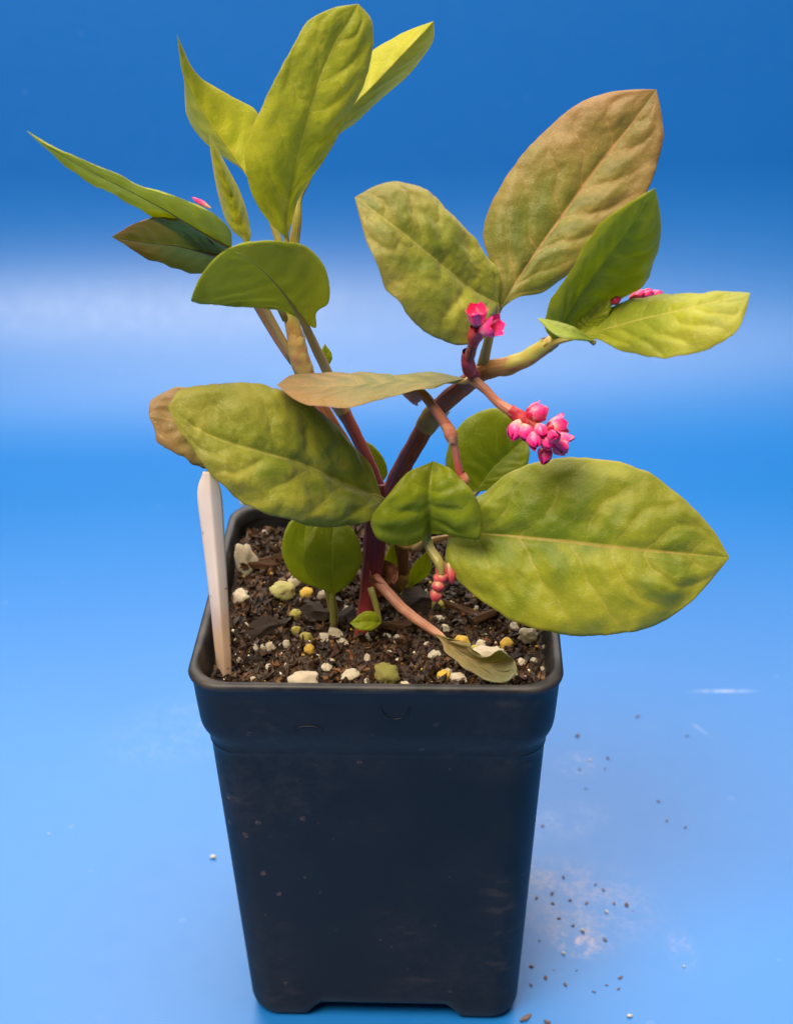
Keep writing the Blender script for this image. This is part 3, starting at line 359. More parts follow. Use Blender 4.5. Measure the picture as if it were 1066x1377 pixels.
    {'k': 'center', 'M': [(12.3, -14.0, 145.4), (12.3, -15.0, 147.7), (12.2, -16.0, 150.0), (12.2, -16.9, 152.3), (12.2, -17.6, 154.4), (12.3, -17.9, 156.3), (12.3, -18.0, 158.0), (12.4, -17.9, 159.6), (12.5, -17.4, 161.1), (12.6, -16.4, 162.2), (12.9, -15.0, 163.1), (13.1, -13.5, 164.0), (13.3, -12.0, 164.9)], 'A': [(12.3, -14.0, 145.4), (9.6, -16.4, 144.3), (6.2, -18.7, 144.6), (2.8, -20.7, 146.0), (-0.3, -22.2, 148.5), (-2.1, -22.9, 151.9), (-1.4, -22.6, 155.5), (0.4, -21.9, 158.3), (2.5, -20.7, 160.7), (4.6, -19.0, 162.7), (7.2, -16.8, 164.0), (10.2, -14.4, 164.5), (13.3, -12.0, 164.9)], 'B': [(12.3, -14.0, 145.4), (15.4, -16.0, 146.2), (18.4, -18.0, 146.6), (21.3, -20.0, 146.8), (24.3, -21.6, 148.1), (25.2, -21.9, 151.6), (24.9, -21.8, 155.0), (24.0, -21.3, 158.2), (22.7, -20.4, 160.8), (20.8, -18.7, 162.7), (18.6, -16.6, 163.9), (16.1, -14.3, 164.6), (13.3, -12.0, 164.9)], 'mat': 'green', 'cup': 0.07, 'bump': 1.0, 'nv': 5, 'fold': 0.0, 'pr': 0.9, 'pet': [(12.3, -14.0, 145.4), (11.1, -8.0, 138.8), (8.5, 0.0, 132.4)], 'label': 'short puckered dark green leaf at the centre'},
    {'k': 'rbk', 'M': [(25.5, 12.0, 142.9), (26.4, 12.5, 144.2), (27.4, 13.0, 145.4), (28.4, 13.5, 146.7), (29.4, 14.0, 147.9), (30.5, 14.5, 149.0), (31.7, 15.0, 150.0), (32.9, 15.5, 151.0), (34.2, 16.0, 151.9), (35.3, 16.5, 153.0), (36.5, 17.0, 154.0), (37.7, 17.5, 155.0), (38.9, 18.0, 156.1)], 'A': [(25.5, 12.0, 142.9), (21.9, 13.8, 143.4), (19.0, 15.4, 145.4), (17.4, 16.7, 148.7), (17.7, 17.6, 152.5), (19.1, 18.3, 156.1), (21.2, 19.0, 159.3), (24.1, 19.5, 161.8), (27.6, 19.7, 163.4), (31.3, 19.8, 164.0), (34.9, 19.5, 162.7), (37.0, 18.8, 159.5), (38.9, 18.0, 156.1)], 'B': [(25.5, 12.0, 142.9), (27.4, 11.8, 143.4), (29.3, 11.7, 143.9), (31.2, 11.5, 144.5), (33.1, 11.5, 145.2), (34.8, 11.6, 146.1), (36.4, 12.0, 147.2), (37.8, 12.5, 148.5), (38.9, 13.2, 149.9), (39.5, 14.1, 151.6), (39.7, 15.2, 153.2), (39.4, 16.6, 154.6), (38.9, 18.0, 156.1)], 'mat': 'green', 'cup': 0.1, 'bump': 0.4, 'nv': 7, 'fold': 0.0, 'pr': 0.9, 'pet': [(25.5, 12.0, 142.9), (19.4, 8.0, 138.9), (11.4, 4.0, 134.5)], 'label': None},
    {'k': 'back_small', 'M': [(-0.3, 12.0, 144.9), (-0.6, 12.2, 146.1), (-0.8, 12.3, 147.3), (-1.1, 12.5, 148.4), (-1.4, 12.7, 149.6), (-1.7, 12.8, 150.7), (-2.0, 13.0, 151.9), (-2.3, 13.2, 153.0), (-2.8, 13.3, 154.1), (-3.2, 13.5, 155.1), (-3.6, 13.7, 156.2), (-4.1, 13.8, 157.3), (-4.5, 14.0, 158.4)], 'A': [(-0.3, 12.0, 144.9), (-1.0, 12.4, 145.8), (-1.7, 12.8, 146.7), (-2.4, 13.1, 147.6), (-3.1, 13.5, 148.5), (-3.7, 13.8, 149.5), (-4.1, 14.0, 150.7), (-4.5, 14.1, 151.9), (-4.7, 14.3, 153.1), (-5.0, 14.3, 154.4), (-5.1, 14.4, 155.7), (-5.1, 14.3, 157.1), (-4.5, 14.0, 158.4)], 'B': [(-0.3, 12.0, 144.9), (0.5, 11.9, 146.3), (1.3, 11.7, 147.6), (1.9, 11.6, 149.0), (1.9, 11.7, 150.5), (1.6, 11.8, 151.9), (1.1, 12.1, 153.2), (0.4, 12.3, 154.4), (-0.3, 12.5, 155.5), (-1.2, 12.8, 156.5), (-2.2, 13.2, 157.2), (-3.4, 13.6, 157.7), (-4.5, 14.0, 158.4)], 'mat': 'green', 'cup': 0.1, 'bump': 0.3, 'nv': 7, 'fold': 0.0, 'pr': 0.9, 'pet': [(-0.3, 12.0, 144.9), (0.4, 8.0, 139.2), (-0.5, 4.0, 132.4)], 'label': None},
    {'k': 's1', 'M': [(-12.6, -10.0, 125.2), (-12.6, -9.8, 127.0), (-12.6, -9.5, 128.8), (-12.6, -9.2, 130.6), (-12.6, -8.7, 132.3), (-12.6, -8.0, 133.7), (-12.5, -7.0, 135.1), (-12.5, -6.0, 136.4), (-12.5, -4.8, 137.7), (-12.4, -3.5, 138.8), (-12.3, -2.0, 139.9), (-12.2, -0.5, 141.0), (-12.1, 1.0, 142.0)], 'A': [(-12.6, -10.0, 125.2), (-14.5, -10.3, 126.7), (-16.4, -10.6, 128.3), (-17.9, -10.6, 130.4), (-19.0, -10.5, 132.5), (-19.8, -9.9, 134.6), (-19.9, -9.0, 136.7), (-19.4, -7.9, 138.6), (-18.6, -6.5, 140.2), (-17.5, -4.9, 141.6), (-16.1, -3.1, 142.6), (-14.3, -1.2, 142.8), (-12.1, 1.0, 142.0)], 'B': [(-12.6, -10.0, 125.2), (-10.6, -9.2, 125.9), (-8.7, -8.5, 126.9), (-7.2, -7.8, 128.4), (-6.0, -7.0, 130.2), (-5.1, -6.0, 131.9), (-4.8, -5.0, 133.9), (-5.2, -4.1, 135.9), (-5.9, -3.1, 137.8), (-6.8, -2.0, 139.6), (-8.1, -0.9, 141.0), (-9.9, 0.2, 141.9), (-12.1, 1.0, 142.0)], 'mat': 'seed', 'cup': 0.02, 'bump': 0.2, 'nv': 3, 'fold': 0.0, 'pr': 0.95, 'pet': [(-12.6, -10.0, 125.2), (-12.6, -9.0, 120.0), (-12.8, -8.0, 113.5)], 'label': 'small round bright green leaf low over the soil'},
    {'k': 's2', 'M': [(-14.5, -2.0, 121.3), (-15.5, -1.8, 123.0), (-16.6, -1.7, 124.6), (-17.7, -1.5, 126.2), (-18.7, -1.3, 127.9), (-19.4, -1.1, 129.7), (-19.8, -0.7, 131.5), (-20.0, 0.1, 133.2), (-20.0, 1.0, 134.7), (-19.9, 2.0, 136.2), (-19.7, 3.0, 137.8), (-19.6, 4.0, 139.3), (-19.5, 5.0, 140.8)], 'A': [(-14.5, -2.0, 121.3), (-16.9, -2.1, 122.4), (-19.2, -2.1, 123.4), (-21.5, -2.2, 124.6), (-23.4, -2.1, 126.5), (-24.8, -2.0, 128.8), (-25.7, -1.6, 131.3), (-26.1, -0.9, 133.8), (-25.8, 0.0, 136.1), (-25.0, 1.1, 138.2), (-23.9, 2.3, 140.1), (-21.9, 3.6, 141.0), (-19.5, 5.0, 140.8)], 'B': [(-14.5, -2.0, 121.3), (-13.9, -1.6, 123.4), (-13.3, -1.2, 125.4), (-12.8, -0.8, 127.4), (-12.4, -0.5, 129.4), (-12.3, -0.1, 131.5), (-12.8, 0.3, 133.5), (-13.5, 1.0, 135.3), (-14.3, 1.8, 136.9), (-14.9, 2.7, 138.5), (-15.8, 3.6, 140.0), (-17.6, 4.3, 140.6), (-19.5, 5.0, 140.8)], 'mat': 'seed', 'cup': 0.02, 'bump': 0.2, 'nv': 3, 'fold': 0.0, 'pr': 0.9, 'pet': [(-14.5, -2.0, 121.3), (-13.5, -2.0, 115.4), (-13.1, -5.0, 112.2)], 'label': None},
    {'k': 's3', 'M': [(-0.3, -14.0, 118.8), (-1.0, -14.3, 119.2), (-1.6, -14.7, 119.5), (-2.3, -15.0, 119.9), (-3.0, -15.3, 120.2), (-3.6, -15.7, 120.5), (-4.3, -15.9, 120.7), (-5.0, -16.2, 120.8), (-5.6, -16.3, 120.8), (-6.3, -16.5, 120.9), (-7.0, -16.7, 120.9), (-7.6, -16.8, 120.9), (-8.3, -17.0, 121.0)], 'A': [(-0.3, -14.0, 118.8), (-0.9, -14.9, 118.8), (-1.4, -15.7, 118.7), (-2.0, -16.6, 118.6), (-2.7, -17.2, 118.7), (-3.5, -17.7, 118.9), (-4.3, -17.9, 119.1), (-5.0, -18.1, 119.3), (-5.8, -18.1, 119.5), (-6.5, -17.9, 119.8), (-7.1, -17.7, 120.1), (-7.7, -17.3, 120.6), (-8.3, -17.0, 121.0)], 'B': [(-0.3, -14.0, 118.8), (-0.6, -13.7, 119.7), (-0.9, -13.5, 120.6), (-1.3, -13.3, 121.5), (-2.0, -13.4, 122.1), (-2.9, -13.7, 122.5), (-3.9, -14.0, 122.7), (-4.7, -14.4, 122.7), (-5.5, -14.9, 122.5), (-6.3, -15.4, 122.1), (-6.9, -15.9, 121.7), (-7.6, -16.5, 121.3), (-8.3, -17.0, 121.0)], 'mat': 'seed', 'cup': 0.1, 'bump': 0.2, 'nv': 3, 'fold': 0.0, 'pr': 0.8, 'pet': [(-0.3, -14.0, 118.8), (-1.6, -12.0, 123.5), (-2.9, -10.0, 127.3)], 'label': None},
    {'k': 's4', 'M': [(1.2, 6.0, 117.2), (1.4, 6.2, 118.4), (1.6, 6.3, 119.5), (1.7, 6.5, 120.7), (1.9, 6.7, 121.9), (2.1, 6.8, 123.1), (2.2, 7.0, 124.2), (2.4, 7.2, 125.4), (2.5, 7.3, 126.6), (2.7, 7.5, 127.7), (2.8, 7.7, 128.9), (2.9, 7.8, 130.0), (3.1, 8.0, 131.2)], 'A': [(1.2, 6.0, 117.2), (1.0, 6.2, 118.4), (0.7, 6.3, 119.6), (0.5, 6.5, 120.8), (0.3, 6.7, 122.0), (0.3, 6.8, 123.3), (0.5, 7.0, 124.5), (0.8, 7.2, 125.6), (1.2, 7.3, 126.8), (1.7, 7.5, 127.9), (2.2, 7.7, 129.0), (2.6, 7.8, 130.1), (3.1, 8.0, 131.2)], 'B': [(1.2, 6.0, 117.2), (1.8, 6.2, 118.3), (2.4, 6.3, 119.4), (3.0, 6.5, 120.4), (3.5, 6.7, 121.5), (4.0, 6.8, 122.7), (4.2, 7.0, 123.9), (4.2, 7.2, 125.1), (4.0, 7.3, 126.4), (3.8, 7.5, 127.6), (3.5, 7.7, 128.8), (3.3, 7.8, 130.0), (3.1, 8.0, 131.2)], 'mat': 'seed', 'cup': 0.1, 'bump': 0.2, 'nv': 3, 'fold': 0.0, 'pr': 0.9, 'pet': None, 'label': None},
    {'k': 's5', 'M': [(6.9, 6.0, 116.6), (7.5, 5.8, 117.7), (8.2, 5.7, 118.7), (8.9, 5.5, 119.7), (9.5, 5.3, 120.8), (10.1, 5.1, 121.9), (10.6, 4.9, 123.1), (11.0, 4.5, 124.4), (11.4, 4.0, 125.8), (11.7, 3.5, 127.3), (11.9, 3.0, 128.7), (12.2, 2.5, 130.1), (12.5, 2.0, 131.6)], 'A': [(6.9, 6.0, 116.6), (7.0, 5.8, 118.0), (7.0, 5.7, 119.3), (7.1, 5.5, 120.7), (7.3, 5.3, 122.0), (7.7, 5.1, 123.3), (8.2, 4.9, 124.5), (8.9, 4.5, 125.7), (9.6, 4.0, 126.9), (10.3, 3.5, 128.1), (11.0, 3.0, 129.2), (11.8, 2.5, 130.4), (12.5, 2.0, 131.6)], 'B': [(6.9, 6.0, 116.6), (7.9, 5.8, 117.5), (8.9, 5.7, 118.3), (9.9, 5.5, 119.0), (10.9, 5.3, 119.9), (11.9, 5.1, 120.8), (12.7, 4.9, 121.9), (13.2, 4.5, 123.4), (13.3, 4.0, 125.0), (13.1, 3.5, 126.7), (12.9, 3.0, 128.3), (12.6, 2.5, 129.9), (12.5, 2.0, 131.6)], 'mat': 'seed', 'cup': 0.1, 'bump': 0.2, 'nv': 3, 'fold': 0.0, 'pr': 0.9, 'pet': None, 'label': None},
    {'k': 'tiny', 'M': [(-13.4, 11.0, 179.0), (-13.4, 11.0, 179.6), (-13.3, 11.0, 180.3), (-13.2, 11.0, 180.9), (-13.2, 11.0, 181.6), (-13.1, 11.0, 182.2), (-13.1, 11.0, 182.9), (-13.1, 11.0, 183.5), (-13.1, 11.0, 184.2), (-13.1, 11.0, 184.8), (-13.1, 11.0, 185.5), (-13.1, 11.0, 186.1), (-13.1, 11.0, 186.7)], 'A': [(-13.4, 11.0, 179.0), (-13.7, 11.0, 179.6), (-14.1, 11.0, 180.2), (-14.4, 11.0, 180.9), (-14.7, 11.0, 181.5), (-14.9, 11.0, 182.2), (-15.0, 11.0, 182.9), (-14.8, 11.0, 183.6), (-14.5, 11.0, 184.2), (-14.2, 11.0, 184.9), (-13.8, 11.0, 185.5), (-13.5, 11.0, 186.1), (-13.1, 11.0, 186.7)], 'B': [(-13.4, 11.0, 179.0), (-13.1, 11.0, 179.6), (-12.7, 11.0, 180.3), (-12.3, 11.0, 180.9), (-11.9, 11.0, 181.5), (-11.6, 11.0, 182.2), (-11.4, 11.0, 182.9), (-11.5, 11.0, 183.6), (-11.7, 11.0, 184.3), (-12.0, 11.0, 184.9), (-12.4, 11.0, 185.5), (-12.8, 11.0, 186.1), (-13.1, 11.0, 186.7)], 'mat': 'green', 'cup': 0.1, 'bump': 0.2, 'nv': 3, 'fold': 0.0, 'pr': 0.9, 'pet': None, 'label': None},
    {'k': 'dead', 'M': [(13.6, -19.0, 118.7), (15.1, -21.2, 118.8), (16.5, -23.5, 119.0), (17.9, -25.7, 119.1), (19.3, -27.5, 119.0), (20.8, -28.9, 118.7), (22.4, -30.0, 118.3), (24.1, -31.0, 118.1), (25.8, -31.8, 118.2), (27.6, -32.5, 118.4), (29.4, -33.0, 118.9), (31.1, -33.5, 119.7), (32.8, -34.0, 120.5)], 'A': [(13.6, -19.0, 118.7), (15.4, -21.9, 119.9), (17.1, -25.0, 121.2), (18.8, -27.9, 122.4), (20.4, -30.4, 123.2), (22.1, -32.1, 123.4), (23.5, -32.8, 122.4), (24.9, -33.0, 121.1), (26.6, -34.4, 122.2), (27.9, -36.5, 125.0), (29.6, -37.0, 125.4), (31.2, -35.5, 123.0), (32.8, -34.0, 120.5)], 'B': [(13.6, -19.0, 118.7), (15.1, -22.2, 118.4), (16.4, -25.4, 118.2), (17.9, -28.4, 117.9), (19.5, -31.0, 117.6), (21.3, -33.1, 117.1), (23.2, -34.8, 116.6), (25.3, -36.3, 116.3), (27.6, -37.6, 116.4), (29.9, -38.5, 116.9), (32.0, -38.3, 118.1), (33.1, -36.9, 119.6), (32.8, -34.0, 120.5)], 'mat': 'dead', 'cup': -0.3, 'bump': 1.0, 'nv': 4, 'fold': 0.0, 'pr': 1.35, 'pet': [(13.6, -19.0, 118.7), (6.1, -14.0, 122.4), (0.4, -9.0, 126.6), (-2.5, -4.0, 127.7)], 'label': 'withered grey green leaf drooping on a tan stalk over the soil'},
]
STEMS = [
    {'k': 'main', 'mat': 'stem_red', 'pts': [((-5.9, -8.0, 99.0), 2.3), ((-5.6, -9.0, 108.6), 2.4), ((-3.8, -6.0, 120.2), 2.3), ((-1.8, -2.0, 133.7), 2.9), ((-0.8, 0.0, 143.7), 3.0), ((0.5, 2.0, 151.4), 2.2)]},
    {'k': 'second', 'mat': 'stem_brown', 'pts': [((5.2, 14.0, 106.0), 1.7), ((5.3, 12.0, 114.6), 1.8), ((5.6, 9.0, 125.9), 1.8), ((4.5, 5.0, 137.5), 2.0)]},
    {'k': 'right', 'mat': 'stem_right', 'pts': [((0.3, 0.0, 141.5), 2.2), ((4.7, 0.0, 154.5), 2.3), ((9.5, -2.0, 165.0), 2.35), ((12.8, -3.0, 171.7), 2.5), ((15.1, -3.0, 175.1), 2.25), ((20.4, -6.0, 181.6), 2.3), ((25.6, -8.0, 186.8), 2.3), ((32.2, -10.0, 189.5), 2.1), ((36.3, -11.0, 191.7), 1.85), ((41.9, -12.0, 196.3), 1.7)]},
    {'k': 'left_thin', 'mat': 'stem_purple', 'pts': [((0.6, 1.0, 148.0), 1.7), ((-2.9, 4.0, 156.9), 1.55), ((-6.6, 7.0, 164.4), 1.6), ((-9.5, 9.0, 169.9), 1.9), ((-10.6, 10.0, 172.8), 1.7)]},
    {'k': 'left_shoot', 'mat': 'stem_left', 'pts': [((-0.7, 2.0, 142.6), 1.8), ((-7.8, 8.0, 157.1), 1.9), ((-14.8, 12.0, 168.5), 2.0), ((-19.0, 13.0, 178.8), 2.5), ((-20.6, 14.0, 186.0), 2.2), ((-21.6, 15.0, 193.7), 1.8), ((-21.6, 16.0, 203.2), 1.6)]},
    {'k': 'stalk_b', 'mat': 'stem_pink', 'pts': [((8.1, -4.0, 180.3), 1.4), ((10.9, -8.0, 181.1), 1.25), ((13.5, -12.0, 179.4), 1.2), ((17.4, -14.0, 173.9), 1.3), ((18.5, -14.0, 169.9), 0.95), ((19.6, -14.0, 163.3), 0.9), ((21.1, -14.0, 159.2), 0.8)]},
    {'k': 'stalk_c', 'mat': 'stem_pink', 'pts': [((22.3, -11.0, 186.6), 1.3), ((25.4, -13.0, 184.7), 1.15), ((28.9, -15.0, 181.7), 1.1), ((32.7, -17.0, 179.8), 1.4), ((36.7, -18.0, 177.5), 1.3), ((41.5, -19.0, 173.6), 0.9)]},
    {'k': 'stalk_d', 'mat': 'stem_crimson', 'pts': [((23.4, -10.0, 186.5), 1.6), ((21.5, -14.0, 191.0), 1.3), ((22.0, -20.0, 197.7), 1.2), ((22.8, -24.0, 203.4), 1.3), ((23.0, -25.0, 205.6), 1.0)]},
    {'k': 'stalk_e', 'mat': 'stem_green', 'pts': [((11.4, -12.0, 143.4), 1.3), ((12.5, -14.0, 141.0), 1.2), ((14.6, -17.0, 138.9), 1.2), ((15.3, -18.0, 136.0), 0.8)]},
    {'k': 'stalk_f', 'mat': 'stem_green', 'pts': [((25.6, -8.0, 187.9), 1.0), ((26.4, -9.0, 193.9), 0.9), ((27.6, -8.0, 198.6), 0.9)]},
]
SHEATHS = [
    {'mat': 'sheath', 'pts': [((11.4, -3.0, 169.0), 2.45), ((13.2, -3.0, 172.3), 2.75), ((15.8, -3.0, 175.5), 2.65)]},
    {'mat': 'sheathgreen', 'pts': [((29.5, -9.0, 188.3), 2.3), ((32.6, -10.0, 189.6), 2.25), ((36.3, -11.0, 191.9), 2.05), ((40.4, -12.0, 195.3), 2.0)]},
    {'mat': 'sheath', 'pts': [((-8.9, 8.0, 168.6), 1.85), ((-10.2, 9.0, 171.5), 2.3), ((-11.6, 10.0, 175.3), 2.4)]},
    {'mat': 'sheath', 'pts': [((-18.7, 13.0, 178.2), 2.55), ((-20.0, 13.0, 182.3), 2.6), ((-20.7, 14.0, 188.0), 2.3)]},
    {'mat': 'sheathbrown', 'pts': [((-1.4, -3.0, 122.9), 2.9), ((-0.2, -5.0, 127.6), 3.6), ((0.8, -6.0, 129.7), 3.9)]},
    {'mat': 'sheath', 'pts': [((5.3, 12.0, 112.9), 2.1), ((5.5, 11.0, 116.4), 2.4), ((5.6, 10.0, 120.3), 2.3)]},
    {'mat': 'sheathpink', 'pts': [((16.0, -13.5, 176.1), 1.25), ((17.4, -14.0, 173.7), 1.6), ((18.1, -14.0, 171.1), 1.3)]},
    {'mat': 'sheathpink', 'pts': [((20.0, -14.0, 162.5), 1.15), ((20.8, -14.0, 160.4), 1.4), ((21.5, -14.0, 158.3), 0.5)]},
    {'mat': 'sheathpink', 'pts': [((6.8, -4.0, 181.3), 1.7), ((8.8, -5.0, 179.6), 1.9), ((10.2, -6.0, 178.6), 1.6)]},
    {'mat': 'sheathred', 'pts': [((31.3, -16.5, 180.8), 1.3), ((33.4, -17.0, 179.2), 1.8), ((35.8, -18.0, 177.9), 1.7)]},
    {'mat': 'sheathred', 'pts': [((22.1, -13.0, 189.0), 1.6), ((21.3, -16.0, 193.0), 1.6), ((21.0, -18.0, 196.7), 1.0)]},
    {'mat': 'sheathred', 'pts': [((22.3, -22.0, 200.0), 1.2), ((22.6, -24.0, 203.1), 1.7), ((23.0, -25.0, 205.3), 1.6)]},
]
FLOWERS = [
    {'k': 'c', 'label': 'open cluster of hot pink flowers on a bent stalk', 'f': [((33.6, -19.0, 179.2), (31.5, -23.0, 175.8), 2.04, 0), ((34.4, -20.0, 178.5), (35.6, -24.0, 175.8), 2.04, 0), ((35.0, -18.0, 179.9), (39.4, -17.0, 180.5), 2.244, 1), ((37.4, -16.0, 178.1), (40.7, -13.0, 179.0), 1.836, 0), ((40.1, -18.0, 176.1), (45.0, -15.0, 176.2), 2.04, 1), ((40.8, -19.0, 175.0), (45.7, -21.0, 172.7), 2.3459999999999996, 1), ((42.0, -18.0, 172.7), (45.4, -18.0, 169.2), 2.04, 0), ((40.5, -19.0, 172.4), (39.0, -23.0, 169.5), 1.938, 0), ((36.3, -21.0, 177.4), (37.1, -26.0, 174.8), 1.938, 0), ((37.6, -21.0, 178.9), (39.0, -25.0, 177.5), 1.734, 0), ((38.8, -21.0, 176.2), (41.0, -25.0, 174.4), 1.938, 0), ((37.1, -16.0, 176.1), (39.0, -13.0, 173.3), 1.734, 0), ((40.6, -21.0, 175.0), (41.9, -27.0, 178.9), 1.734, 0)]},
    {'k': 'd', 'label': 'pair of pink blossoms at the tip of the dark red stalk', 'f': [((22.9, -25.0, 205.3), (22.7, -27.0, 211.2), 2.1, 1), ((23.2, -25.0, 204.2), (27.7, -28.0, 206.9), 2.1, 1), ((22.9, -24.0, 204.9), (21.8, -23.0, 209.1), 1.5, 0)]},
    {'k': 'e', 'label': 'drooping cluster of unopened pinkish buds under the central leaf', 'f': [((17.1, -16.0, 138.2), (18.0, -17.0, 132.6), 1.9, 0), ((15.8, -16.0, 138.5), (15.0, -17.0, 134.2), 1.8, 0), ((15.0, -17.0, 136.7), (15.5, -18.0, 132.9), 1.8, 0), ((15.4, -17.0, 135.8), (14.0, -18.0, 132.5), 1.8, 0), ((14.6, -18.0, 134.7), (14.2, -19.0, 131.1), 1.8, 0), ((14.2, -18.0, 132.5), (13.6, -19.0, 128.4), 1.7, 0)]},
    {'k': 'la', 'label': 'tiny pink bud peeking over the long upper left leaf', 'f': [((-39.3, 12.0, 221.9), (-43.7, 12.0, 224.7), 0.7, 0)]},
    {'k': 'rd', 'label': 'row of tiny pink buds peeking over the leaf at the far right', 'f': [((54.2, -12.0, 205.4), (56.9, -12.0, 206.8), 1.2, 0), ((59.4, -8.0, 204.8), (63.0, -8.0, 206.6), 1.2, 0), ((61.9, -7.0, 204.8), (65.4, -7.0, 206.4), 1.3, 0), ((64.1, -6.0, 204.5), (67.8, -6.0, 205.6), 1.2, 0)]},
]
